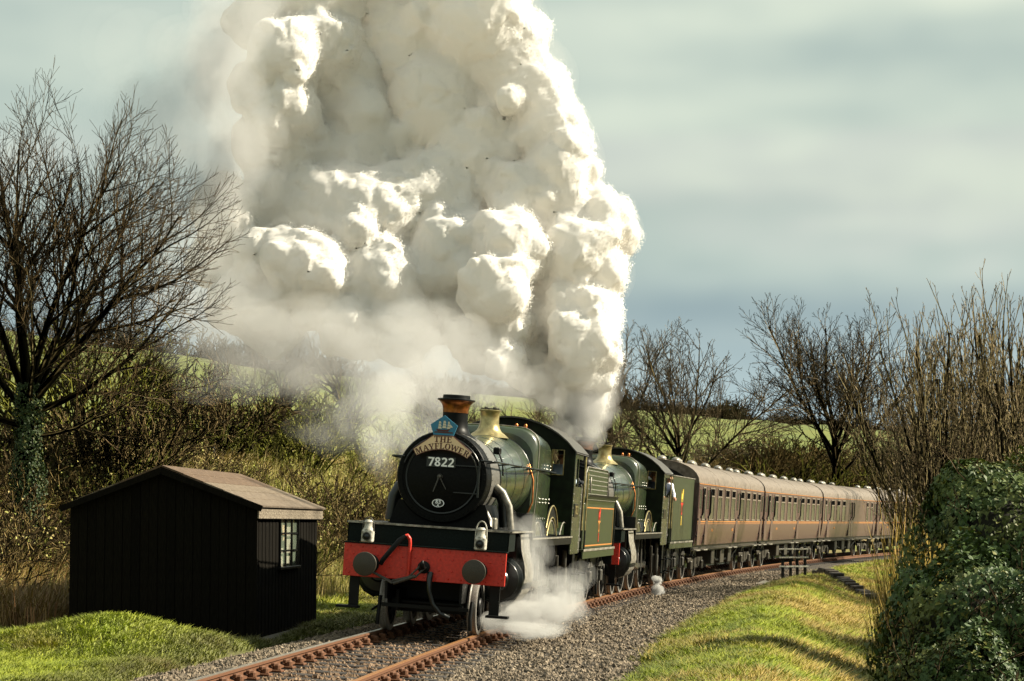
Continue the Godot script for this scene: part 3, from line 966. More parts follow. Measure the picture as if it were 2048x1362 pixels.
	obj("rivets", one(func(g):
		for k in 52:
			var a := TAU * k / 52
			var d := Vector3(cos(a), sin(a), 0)
			g.dome(P(0, H, 1.122) + d * 0.7, Vector3(0, 0, 1), 0.014)
			g.dome(P(0, H, 1.22) + d * 0.752, d, 0.016)
			for u in [1.62, 2.62]: g.dome(P(0, H, u) + d * 0.758, d, 0.015)), M.smokebox_black, sb, "stuff")
	obj("saddle", one(func(g):
		g.prism([Vector2(-1.02, 1.5), Vector2(1.02, 1.5), Vector2(0.84, 1.75), Vector2(0.72, 2.1), Vector2(-0.72, 2.1), Vector2(-0.84, 1.75)], P(0, 0, 1.25), Vector3.RIGHT, Vector3.UP, Vector3(0, 0, -1.3))), M.smokebox_black, t)
	var door := obj("smokebox_door", one(func(g):
		var pr := []
		for k in 9:
			var r := 0.575 * (1.0 - k / 8.0)
			pr.append(Vector2(maxf(r, 0.001), 0.075 - 0.075 * pow(r / 0.575, 2.0)))
		pr.push_front(Vector2(0.575, -0.03))
		g.lathe(pr, P(0, H, 1.11), Vector3(0, 0, 1), 44)), M.smokebox_black, t)
	obj("door_ring", one(func(g): g.lathe([Vector2(0.575, 0.0), Vector2(0.58, 0.02), Vector2(0.6, 0.022), Vector2(0.612, 0.0)], P(0, H, 1.12), Vector3(0, 0, 1), 44)), M.black_gloss, door)
	obj("door_hinge", one(func(g):
		for y in [-0.24, 0.2]:
			g.bar(P(0.22, H + y, 1.03), P(0.6, H + y, 1.085), 0.05, 0.018)
		g.tube([P(0.61, H - 0.3, 1.08), P(0.61, H + 0.28, 1.08)], 0.02, 6)), M.black_gloss, door)
	obj("door_handle", one(func(g):
		g.lathe([Vector2(0.05, 0.0), Vector2(0.04, 0.04), Vector2(0.03, 0.1), Vector2(0.001, 0.11)], P(-0.02, H, 1.04), Vector3(0, 0, 1), 12)
		g.tube([P(-0.02, H, 0.95), P(-0.1, H - 0.25, 0.93)], [0.015, 0.01], 6)
		g.tube([P(-0.02, H, 0.98), P(0.1, H - 0.2, 0.97)], [0.012, 0.008], 6)), M.grey_metal, door)
	obj("front_handrail", one(func(g):
		var pts := []
		for k in 17:
			var a := deg_to_rad(18.0 + 144.0 * k / 16.0)
			pts.append(P(cos(a) * 0.655, H + sin(a) * 0.655, 1.07))
		g.tube(pts, 0.014, 6)
		for k in [0, 4, 12, 16]: g.tube([pts[k], pts[k] + Vector3(0, 0, -0.06)], 0.012, 5)), M.black_gloss, t)
	if leading:
		var np := obj("number_plate", one(func(g): g.box(P(-0.015, H + 0.235, 1.018), Vector3(0.48, 0.17, 0.014), 0.004)), M.black_gloss, door)
		lettering("7822", 0.142, "Droid Sans", 700, M.letter_white, np, Transform3D(Basis(), P(-0.015, H + 0.235, 1.008)))
		var sp := obj("shed_plate", one(func(g):
			g.xf = Transform3D(Basis().scaled(Vector3(1, 0.66, 1)), P(-0.02, H - 0.43, 1.045))
			g.lathe([Vector2(0.1, 0.0), Vector2(0.1, 0.014), Vector2(0.001, 0.014)], Vector3.ZERO, Vector3(0, 0, 1), 24)), M.black_gloss, door)
		obj("plate_rim", one(func(g):
			g.xf = Transform3D(Basis().scaled(Vector3(1, 0.66, 1)), P(-0.02, H - 0.43, 1.045))
			g.lathe([Vector2(0.101, 0.01), Vector2(0.101, 0.02), Vector2(0.088, 0.02), Vector2(0.088, 0.014)], Vector3.ZERO, Vector3(0, 0, 1), 24)), M.letter_white, door)
		lettering("83", 0.06, "Droid Sans", 700, M.letter_white, sp, Transform3D(Basis(), P(-0.02, H - 0.41, 1.028)))
		lettering("A", 0.045, "Droid Sans", 700, M.letter_white, sp, Transform3D(Basis(), P(-0.02, H - 0.467, 1.028)))
		build_headboard(t, H)
	# chimney
	var chim := obj("chimney", one(func(g):
		g.lathe([Vector2(0.4, 3.16), Vector2(0.33, 3.22), Vector2(0.26, 3.28), Vector2(0.225, 3.36), Vector2(0.212, 3.46), Vector2(0.212, 3.66)], P(0, 0, 2.05), Vector3.UP, 28)), M.smokebox_black, t)
	obj("copper_cap", one(func(g):
		g.lathe([Vector2(0.216, 3.6), Vector2(0.218, 3.66), Vector2(0.225, 3.7), Vector2(0.245, 3.745), Vector2(0.28, 3.785), Vector2(0.315, 3.805)], P(0, 0, 2.05), Vector3.UP, 28)), M.copper, chim)
	obj("lip", one(func(g):
		g.lathe([Vector2(0.316, 3.803), Vector2(0.318, 3.825), Vector2(0.25, 3.835), Vector2(0.232, 3.84), Vector2(0.228, 3.895), Vector2(0.18, 3.895), Vector2(0.17, 3.6), Vector2(0.001, 3.5)], P(0, 0, 2.05), Vector3.UP, 28)), M.black_paint, chim)
	# boiler, tapering up to the firebox
	var hoop := func(u: float, extra: float) -> PackedVector3Array:
		var f := clampf((u - 3.6) / 2.9, 0.0, 1.0)
		var r := lerpf(0.718, 0.81, f) + extra
		var row := PackedVector3Array()
		for k in 44: row.append(P(cos(TAU * k / 44) * r, H + 0.11 * f + sin(TAU * k / 44) * r, u))
		return row
	var boiler := obj("boiler", one(func(g): g.grid([hoop.call(2.74, 0.0), hoop.call(3.6, 0.0), hoop.call(4.5, 0.0), hoop.call(5.5, 0.0), hoop.call(6.55, 0.0)], true)), M.green_paint, t)
	for b in [2.79, 3.65, 4.6, 5.55, 6.42]:
		obj("boiler_band", one(func(g): g.grid([hoop.call(b - 0.036, -0.004), hoop.call(b - 0.03, 0.004), hoop.call(b + 0.03, 0.004), hoop.call(b + 0.036, -0.004)], true)), M.black_gloss, boiler)
	obj("safety_valve_bonnet", one(func(g):
		g.lathe([Vector2(0.38, 3.34), Vector2(0.31, 3.4), Vector2(0.24, 3.45), Vector2(0.2, 3.51), Vector2(0.178, 3.59), Vector2(0.172, 3.7), Vector2(0.178, 3.8), Vector2(0.205, 3.83), Vector2(0.205, 3.845), Vector2(0.15, 3.85), Vector2(0.14, 3.78), Vector2(0.001, 3.78)], P(0, 0, 6.0), Vector3.UP, 28)), M.brass, t)
	obj("valve_lever", one(func(g):
		g.box(P(0, 3.87, 6.0), Vector3(0.34, 0.02, 0.1))
		for s in [-0.08, 0.08]: g.tube([P(s, 3.78, 6.0), P(s, 3.9, 6.0)], 0.035, 8)), M.grey_metal, t)
	# square topped firebox
	var fb := func(hw: float, top: float, rad: float, u: float) -> PackedVector3Array:
		var row := PackedVector3Array()
		row.append(P(-hw * 0.93, 1.5, u))
		row.append(P(-hw * 0.97, 1.9, u))
		row.append(P(-hw, 2.4, u))
		for k in 7:
			var a := PI - PI * 0.5 * k / 6.0
			row.append(P(-hw + rad + cos(a) * rad, top - rad * 0.9 + sin(a) * rad * 0.9, u))
		row.append(P(0, top + 0.02, u))
		for k in 7:
			var a := PI * 0.5 - PI * 0.5 * k / 6.0
			row.append(P(hw - rad + cos(a) * rad, top - rad * 0.9 + sin(a) * rad * 0.9, u))
		row.append(P(hw, 2.4, u)); row.append(P(hw * 0.97, 1.9, u)); row.append(P(hw * 0.93, 1.5, u))
		return row
	var fire := obj("firebox", one(func(g):
		g.grid([fb.call(0.8, 3.46, 0.55, 6.45), fb.call(0.85, 3.54, 0.44, 6.5), fb.call(0.88, 3.58, 0.38, 6.57), fb.call(0.87, 3.55, 0.38, 7.8), fb.call(0.83, 3.5, 0.38, 9.15)], false, Vector3(0, 1, 0.01))
		var fr: PackedVector3Array = fb.call(0.8, 3.46, 0.55, 6.45)
		for k in fr.size() - 1: g.flat(fr[k], fr[k + 1], P(0, 2.4, 6.45), Vector3(0, 0, 1))), M.green_paint, t)
	obj("firebox_edge_highlight", one(func(g):
		g.tube(Array(fb.call(0.885, 3.585, 0.38, 6.58)), 0.012, 6, false)), M.pale_metal, fire)  # pale line painting the highlight on the firebox front edge
	obj("wash_out_plugs", one(func(g):
		for y in [2.2, 2.85]:
			for k in 4:
				for q in 2: g.dome(P(0.875 if y < 2.5 else 0.865, y + q * 0.07, 7.2 + k * 0.5), Vector3(1, 0.2, 0), 0.03, 6)
		for k in 8: g.dome(P(0.86, 1.9, 6.7 + k * 0.32), Vector3.RIGHT, 0.02)), M.steel, fire, "stuff")
	# handrails along the boiler
	for s in [-1, 1]:
		obj("handrail", one(func(g):
			g.tube([P(s * 0.63, H + 0.3, 1.07), P(s * 0.8, H + 0.3, 1.1), P(s * 0.86, H + 0.3, 1.2), P(s * 0.885, H + 0.3, 5.0), P(s * 0.93, H + 0.3, 9.1)], 0.017, 6)
			for u in [1.3, 2.6, 4.2, 5.8, 7.4, 8.8]: g.tube([P(s * 0.7, H + 0.27, u), P(s * (0.86 + 0.009 * u), H + 0.3, u)], [0.012, 0.024], 6)), M.black_gloss, t)
	obj("lubricator", one(func(g):
		g.box(P(0.62, H + 0.52, 2.95), Vector3(0.12, 0.12, 0.2), 0.02)
		g.tube([P(0.66, H + 0.5, 2.85), P(0.74, H + 0.3, 2.85), P(0.76, H + 0.1, 2.85)], 0.015, 6)), M.black_paint, t)
	obj("copper_pipe", one(func(g): g.tube([P(0.75, 2.9, 6.3), P(0.86, 2.6, 6.2), P(0.88, 2.2, 6.1), P(0.8, 1.95, 6.0), P(0.78, 1.75, 6.1), P(0.95, 1.6, 6.4)], 0.02, 6)), M.copper, t)
	for x in [0.12, 0.3]:
		obj("whistle", one(func(g): g.lathe([Vector2(0.02, 3.4), Vector2(0.02, 3.55), Vector2(0.04, 3.56), Vector2(0.04, 3.7), Vector2(0.02, 3.73), Vector2(0.001, 3.73)], P(x, 0, 8.85), Vector3.UP, 10)), M.copper, t)
	# cab
	var half := 1.29
	var ee := 3.28
	var tt := 3.86
	var cab := Node3D.new()
	cab.name = "cab"
	t.add_child(cab)
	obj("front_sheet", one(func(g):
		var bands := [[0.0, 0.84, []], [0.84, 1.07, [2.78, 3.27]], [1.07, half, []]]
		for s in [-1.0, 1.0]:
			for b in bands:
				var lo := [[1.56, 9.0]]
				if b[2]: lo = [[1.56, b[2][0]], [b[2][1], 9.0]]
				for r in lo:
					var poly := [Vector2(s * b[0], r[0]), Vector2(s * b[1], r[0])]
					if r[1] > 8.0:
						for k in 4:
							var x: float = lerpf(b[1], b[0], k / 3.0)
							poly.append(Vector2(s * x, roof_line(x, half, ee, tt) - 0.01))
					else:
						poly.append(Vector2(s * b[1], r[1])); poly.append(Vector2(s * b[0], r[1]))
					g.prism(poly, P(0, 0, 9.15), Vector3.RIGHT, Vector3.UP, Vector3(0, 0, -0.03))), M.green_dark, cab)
	obj("front_window_rim", one(func(g):
		for s in [-1, 1]:
			g.tube([P(s * 0.84, 2.78, 9.14), P(s * 1.07, 2.78, 9.14), P(s * 1.07, 3.27, 9.14), P(s * 0.84, 3.27, 9.14), P(s * 0.84, 2.78, 9.14)], 0.014, 5, false)), M.brass, cab)
	for s in [-1, 1]:
		obj("side_sheet", one(func(g):
			g.box(P(s * half, 1.9, 9.93), Vector3(0.025, 1.34, 1.52))
			g.box(P(s * half, 2.92, 9.32), Vector3(0.025, 0.72, 0.3))
			g.box(P(s * half, 3.2, 10.07), Vector3(0.025, 0.15, 1.2))
			g.box(P(s * half, 2.85, 9.87), Vector3(0.025, 0.56, 0.06))), M.green_paint, cab)
		obj("side_beading", one(func(g):
			g.tube([P(s * (half + 0.01), 1.25, 10.7), P(s * (half + 0.01), 2.55, 10.7), P(s * (half + 0.01), 2.62, 10.6)], 0.016, 6)), M.pale_metal, cab)
		obj("cab_handrail", one(func(g):
			g.tube([P(s * (half + 0.05), 1.7, 10.8), P(s * (half + 0.05), 3.2, 10.8)], 0.02, 6)
			g.tube([P(s * (half + 0.05), 1.7, 11.45), P(s * (half + 0.05), 2.9, 11.45)], 0.018, 6)), M.brass, cab)
		obj("cab_step", one(func(g):
			g.box(P(s * 1.18, 0.85, 10.95), Vector3(0.03, 0.9, 0.4))
			for y in [0.42, 0.8]: g.box(P(s * 1.26, y, 10.95), Vector3(0.2, 0.03, 0.42), 0.005)), M.black_paint, cab)
	var pl := obj("cabside_plate", one(func(g): g.box(P(half + 0.022, 2.1, 9.75), Vector3(0.016, 0.26, 0.72), 0.004)), M.black_gloss, cab)
	if leading: lettering("7822", 0.17, "Droid Sans", 700, M.brass, pl, Transform3D(Basis(Vector3.UP, PI / 2), P(half + 0.034, 2.1, 9.75)))
	obj("rivets", one(func(g):
		for k in 9:
			g.dome(P(half + 0.012, 1.3 + k * 0.14, 9.25), Vector3.RIGHT, 0.016)
			g.dome(P(half + 0.012, 1.3 + k * 0.14, 10.62), Vector3.RIGHT, 0.016)), M.pale_metal, cab, "stuff")
	obj("roof", one(func(g):
		var top := []
		var bot := []
		for k in 15:
			var x := lerpf(-half - 0.04, half + 0.04, k / 14.0)
			top.append(Vector2(x, roof_line(x, half, ee, tt) + 0.02))
			bot.append(Vector2(x, roof_line(x, half, ee, tt) - 0.01))
		for k in 14:
			for q in [[top, 1.0], [bot, -1.0]]:
				var a: Vector2 = q[0][k]
				var b: Vector2 = q[0][k + 1]
				g.quad(P(a.x, a.y, 9.0), P(b.x, b.y, 9.0), P(b.x, b.y, 11.5), P(a.x, a.y, 11.5), Vector3(0, q[1], 0))
			g.quad(P(top[k].x, top[k].y, 9.0), P(top[k + 1].x, top[k + 1].y, 9.0), P(bot[k + 1].x, bot[k + 1].y, 9.0), P(bot[k].x, bot[k].y, 9.0), Vector3(0, 0, 1))
			g.quad(P(top[k].x, top[k].y, 11.5), P(top[k + 1].x, top[k + 1].y, 11.5), P(bot[k + 1].x, bot[k + 1].y, 11.5), P(bot[k].x, bot[k].y, 11.5), Vector3(0, 0, -1))), M.grey_metal, cab)
	obj("floor", one(func(g): g.box(P(0, 1.5, 10.4), Vector3(2.5, 0.06, 2.4))), M.dark_interior, cab)
	obj("backhead", one(func(g): g.box(P(0, 2.35, 9.3), Vector3(1.5, 1.6, 0.2), 0.1)), M.dark_interior, cab)
	# splashers with bright beading, nameplate over the middle one
	for u in [4.76, 6.9, 9.0]:
		var rr := 0.95 if u != 6.9 else 0.98
		for s in [-1, 1]:
			var sp := obj("splasher", one(func(g):
				var poly := []
				for k in 13:
					var a := deg_to_rad(48.0 + 84.0 * k / 12.0)
					poly.append(Vector2(cos(a) * rr, 0.9 + sin(a) * rr))
				g.prism(poly, P(s * 1.16, 0, u), Vector3(0, 0, -1), Vector3.UP, Vector3(-s * 0.4, 0, 0))), M.green_paint, t)
			obj("beading", one(func(g):
				var pts := []
				for k in 13:
					var a := deg_to_rad(48.0 + 84.0 * k / 12.0)
					pts.append(P(s * 1.165, 0.9 + sin(a) * rr, u - cos(a) * rr))
				g.tube(pts, 0.014, 5)), M.pale_metal, sp)
			if u == 6.9:
				obj("name_plate", one(func(g):
					var poly := []
					for k in 15: poly.append(Vector2(cos(deg_to_rad(42.0 + 96.0 * k / 14.0)) * 1.24, 0.92 + sin(deg_to_rad(42.0 + 96.0 * k / 14.0)) * 1.24))
					for k in 15: poly.append(Vector2(cos(deg_to_rad(138.0 - 96.0 * k / 14.0)) * 1.02, 0.92 + sin(deg_to_rad(138.0 - 96.0 * k / 14.0)) * 1.02))
					g.prism(poly, P(s * 1.17, 0, u), Vector3(0, 0, -1), Vector3.UP, Vector3(-s * 0.02, 0, 0))), M.black_paint, sp)
				obj("plate_rim", one(func(g):
					for q in [1.02, 1.24]:
						var pts := []
						for k in 15:
							var a := deg_to_rad(42.0 + 96.0 * k / 14.0)
							pts.append(P(s * 1.18, 0.92 + sin(a) * q, u - cos(a) * q))
						g.tube(pts, 0.016, 5)), M.brass, sp)
	# wheels and motion
	var big := wheel_meshes(0.865, 18)
	for u in [4.76, 6.9, 9.26]:
		for s in [-1, 1]: put_wheel(big, P(s * 0.72, 0.865, u), t, "driving_wheel")
		obj("axle", one(func(g): g.tube([P(-0.7, 0.865, u), P(0.7, 0.865, u)], 0.09, 8)), M.black_paint, t)
	for s in [-1, 1]:
		var ph := Vector2(0.28, -0.2) if s > 0 else Vector2(0.2, 0.28)
		obj("coupling_rod", one(func(g):
			g.bar(P(s * 0.88, 0.865 + ph.y, 4.76 - ph.x), P(s * 0.88, 0.865 + ph.y, 9.26 - ph.x), 0.05, 0.11)
			for u in [4.76, 6.9, 9.26]: g.lathe([Vector2(0.1, -0.04), Vector2(0.1, 0.05), Vector2(0.001, 0.06)], P(s * 0.88, 0.865 + ph.y, u - ph.x), Vector3(s, 0, 0), 12)), M.steel, t)
		obj("connecting_rod", one(func(g): g.bar(P(s * 0.99, 0.865 + ph.y, 6.9 - ph.x), P(s * 0.99, 0.9, 3.9), 0.06, 0.12)), M.steel, t)
		obj("slide_bars", one(func(g):
			for y in [0.74, 1.08]: g.box(P(s * 0.99, y, 3.35), Vector3(0.1, 0.06, 1.4))
			g.tube([P(s * 0.99, 0.9, 2.7), P(s * 0.99, 0.9, 3.9)], 0.045, 8)
			g.box(P(s * 0.99, 0.9, 3.9), Vector3(0.12, 0.38, 0.26), 0.02)
			g.box(P(s * 1.0, 1.0, 4.1), Vector3(0.12, 0.9, 0.05))), M.steel, t)
		var cyl := obj("cylinder", one(func(g):
			g.lathe([Vector2(0.34, 1.48), Vector2(0.4, 1.5), Vector2(0.415, 1.53), Vector2(0.415, 2.62), Vector2(0.38, 2.66)], P(s * 0.99, 0.9, 0), Vector3(0, 0, -1), 30)
			g.box(P(s * 1.08, 1.42, 2.07), Vector3(0.46, 0.5, 1.06), 0.06)), M.black_gloss, t)
		obj("cylinder_cover", one(func(g):
			g.lathe([Vector2(0.001, 1.4), Vector2(0.15, 1.4), Vector2(0.18, 1.44), Vector2(0.33, 1.46), Vector2(0.35, 1.5)], P(s * 0.99, 0.9, 0), Vector3(0, 0, -1), 26)), M.black_gloss, cyl)
		obj("cylinder_cladding", one(func(g):
			var rows := []
			for u in [1.54, 2.6]:
				var row := PackedVector3Array()
				for q in [Vector2(1.3, 1.66), Vector2(1.33, 1.4), Vector2(1.4, 1.15), Vector2(1.42, 0.95), Vector2(1.37, 0.72), Vector2(1.25, 0.55), Vector2(1.08, 0.47)]: row.append(P(s * q.x, q.y, u))
				rows.append(row)
			g.grid(rows, false, Vector3(s, 0.1, 0))), M.pale_metal if s > 0 else M.black_gloss, cyl)  # pale on the sunny side only: glare put into the colour
		obj("drain_cocks", one(func(g):
			for u in [1.6, 2.5]: g.tube([P(s * 0.99, 0.5, u), P(s * 0.99, 0.34, u), P(s * 1.02, 0.28, u - 0.35)], 0.022, 6)), M.black_paint, cyl)
		obj("steam_pipe", one(func(g): g.tube([P(s * 0.68, 2.36, 2.05), P(s * 0.86, 2.3, 2.05), P(s * 0.93, 2.15, 2.05), P(s * 0.97, 1.75, 2.05)], [0.1, 0.115, 0.115, 0.11], 12)), M.black_gloss, t)
	obj("pipe_guard", one(func(g): g.tube([P(0.78, 2.42, 1.95), P(0.9, 2.32, 1.95), P(1.02, 2.1, 1.95), P(1.08, 1.72, 1.95)], [0.055, 0.06, 0.06, 0.055], 10)), M.pale_metal, t)
	obj("ejector", one(func(g):
		g.tube([P(0.68, 2.0, 1.4), P(0.8, 1.85, 1.35), P(0.8, 1.74, 1.3)], [0.07, 0.05, 0.06], 8)
		g.box(P(0.82, 1.8, 1.5), Vector3(0.16, 0.2, 0.2), 0.02)), M.pale_metal, t)
	obj("sand_box", one(func(g): g.box(P(1.0, 1.78, 4.0), Vector3(0.36, 0.34, 0.5), 0.04)), M.green_paint, t)
	obj("curved_guard", one(func(g):
		var poly := []
		for k in 9: poly.append(Vector2(3.1 + 0.36 * sin(PI * 0.5 * k / 8.0) + 0.2, 1.6 + 0.4 * cos(PI * 0.5 * k / 8.0)))
		poly.append(Vector2(3.1, 1.6)); poly.append(Vector2(3.1, 2.0))
		g.prism(poly, P(1.28, 0, 0), Vector3(0, 0, -1), Vector3.UP, Vector3(-0.5, 0, 0))), M.black_gloss, t)
	obj("brake_gear", one(func(g):
		for u in [5.8, 8.0, 10.2]:
			for s in [-1, 1]:
				g.box(P(s * 0.74, 0.75, u), Vector3(0.1, 0.6, 0.1))
				g.tube([P(s * 0.9, 1.5, u), P(s * 0.9, 0.5, u + 0.1)], 0.03, 6)
		g.box(P(1.05, 0.7, 10.1), Vector3(0.2, 0.5, 0.5), 0.03)
		g.tube([P(1.15, 1.3, 9.6), P(1.15, 0.6, 9.7), P(1.1, 0.35, 10.2)], 0.05, 8)
		g.tube([P(1.12, 1.2, 8.6), P(1.12, 0.5, 8.8), P(1.0, 0.3, 9.6)], 0.03, 6)), M.grey_metal, t, "stuff")
	return t

func build_headboard(t: Node3D, H: float) -> void:
	var hb := obj("headboard", one(func(g):
		var poly := [Vector2(-0.482, 0.425), Vector2(-0.42, 0.32)]
		for k in 11:
			var x := lerpf(-0.36, 0.36, k / 10.0)
			poly.append(Vector2(x, 0.441 - 0.121 * pow(x / 0.42, 2.0)))
		poly.append(Vector2(0.42, 0.32)); poly.append(Vector2(0.482, 0.425)); poly.append(Vector2(0.163, 0.668)); poly.append(Vector2(-0.163, 0.668))
		g.prism(poly, P(0, H, 0.985), Vector3.RIGHT, Vector3.UP, Vector3(0, 0, 0.025))), M.cream_paint, t)
	obj("edging", one(func(g):
		var pts := [P(-0.482, H + 0.425, 0.958), P(-0.163, H + 0.668, 0.958), P(0.163, H + 0.668, 0.958), P(0.482, H + 0.425, 0.958), P(0.42, H + 0.32, 0.958)]
		for k in 11:
			var x := lerpf(0.36, -0.36, k / 10.0)
			pts.append(P(x, H + 0.441 - 0.121 * pow(x / 0.42, 2.0), 0.958))
		pts.append(P(-0.42, H + 0.32, 0.958)); pts.append(pts[0])
		g.tube(pts, 0.007, 5, false)), M.letter_red, hb)
	lettering("THE", 0.1, "Droid Serif", 700, M.letter_red, hb, Transform3D(Basis(), P(0, H + 0.604, 0.958)))
	var word := "MAYFLOWER"
	var adv := [1.25, 1.0, 0.95, 0.85, 0.9, 1.05, 1.3, 0.9, 1.0]
	var total := 0.0
	for a in adv: total += a
	var run := 0.0
	for k in word.length():
		var x: float = ((run + adv[k] * 0.5) / total - 0.5) * 0.83
		run += adv[k]
		var slope := -2.0 * 0.121 * x / pow(0.42, 2.0)
		var nrm := Vector2(-slope, 1.0).normalized()
		var y := 0.441 - 0.121 * pow(x / 0.42, 2.0)
		lettering(word[k], 0.094, "Droid Serif", 700, M.letter_red, hb, Transform3D(Basis(Vector3(0, 0, 1), atan(slope)), P(x + nrm.x * 0.056, H + y + nrm.y * 0.056, 0.958)))
	var pent := obj("ship_badge", one(func(g):
		g.prism([Vector2(0, 1.0), Vector2(-0.222, 0.84), Vector2(-0.165, 0.672), Vector2(0.165, 0.672), Vector2(0.222, 0.84)], P(0, H, 1.0), Vector3.RIGHT, Vector3.UP, Vector3(0, 0, 0.03))), M.blue_paint, t)
	obj("hull", one(func(g): g.prism([Vector2(-0.13, 0.775), Vector2(-0.1, 0.735), Vector2(0.07, 0.735), Vector2(0.11, 0.79), Vector2(0.05, 0.765), Vector2(-0.06, 0.76)], P(0, H, 0.968), Vector3.RIGHT, Vector3.UP, Vector3(0, 0, 0.006))), M.letter_red, pent)
	obj("sails", one(func(g):
		for q in [[-0.07, 0.8, 0.05], [0.005, 0.81, 0.062], [0.075, 0.8, 0.045]]:
			for r in 3:
				var w: float = q[2] * (1.0 - 0.22 * r)
				var y: float = q[1] + r * 0.042 - 0.02
				g.prism([Vector2(q[0] - w * 0.5, y), Vector2(q[0] + w * 0.5 + 0.012, y), Vector2(q[0] + w * 0.42, y + 0.035), Vector2(q[0] - w * 0.4, y + 0.035)], P(0, H, 0.969), Vector3.RIGHT, Vector3.UP, Vector3(0, 0, 0.006))
		g.prism([Vector2(0.1, 0.8), Vector2(0.15, 0.81), Vector2(0.1, 0.86)], P(0, H, 0.969), Vector3.RIGHT, Vector3.UP, Vector3(0, 0, 0.006))), M.ship_sail, pent)
	obj("masts", one(func(g):
		for x in [-0.07, 0.005, 0.075]: g.box(P(x, H + 0.84, 0.966), Vector3(0.007, 0.17, 0.004))
		g.box(P(0, H + 0.72, 0.968), Vector3(0.3, 0.02, 0.004))), M.letter_red, pent)
	obj("lamp_iron", one(func(g): g.box(P(0, H + 0.72, 1.03), Vector3(0.05, 0.5, 0.02))), M.black_paint, t)

func lion_crest(root: Node3D, x: float, y: float, u: float, hh: float, gold: bool) -> void: # lion over a wheel, in outline
	var c := obj("crest", one(func(g):
		g.lathe([Vector2(0.16 * hh, 0.0), Vector2(0.16 * hh, 0.005), Vector2(0.11 * hh, 0.005), Vector2(0.11 * hh, 0.0)], P(x, y, u), Vector3.RIGHT, 20)
		g.prism([Vector2(-0.3, 0.14), Vector2(0.3, 0.14), Vector2(0.3, 0.2), Vector2(-0.3, 0.2)], P(x, y, u), Vector3(0, 0, -hh), Vector3(0, hh, 0), Vector3(0.005, 0, 0))), M.orange_line if not gold else M.red_paint, root)
	obj("lion", one(func(g):
		g.prism([Vector2(-0.22, 0.22), Vector2(-0.16, 0.22), Vector2(-0.13, 0.32), Vector2(0.06, 0.3), Vector2(0.06, 0.22), Vector2(0.13, 0.22), Vector2(0.15, 0.42), Vector2(0.22, 0.47), Vector2(0.2, 0.58), Vector2(0.08, 0.6), Vector2(0.02, 0.46), Vector2(-0.15, 0.44), Vector2(-0.26, 0.58), Vector2(-0.22, 0.38)], P(x, y, u), Vector3(0, 0, -hh), Vector3(0, hh, 0), Vector3(0.006, 0, 0))
		g.prism([Vector2(-0.05, -0.45), Vector2(0.05, -0.45), Vector2(0.05, -0.18), Vector2(-0.05, -0.18)], P(x, y, u), Vector3(0, 0, -hh), Vector3(0, hh, 0), Vector3(0.006, 0, 0))), M.yellow_paint if gold else M.red_paint, c)

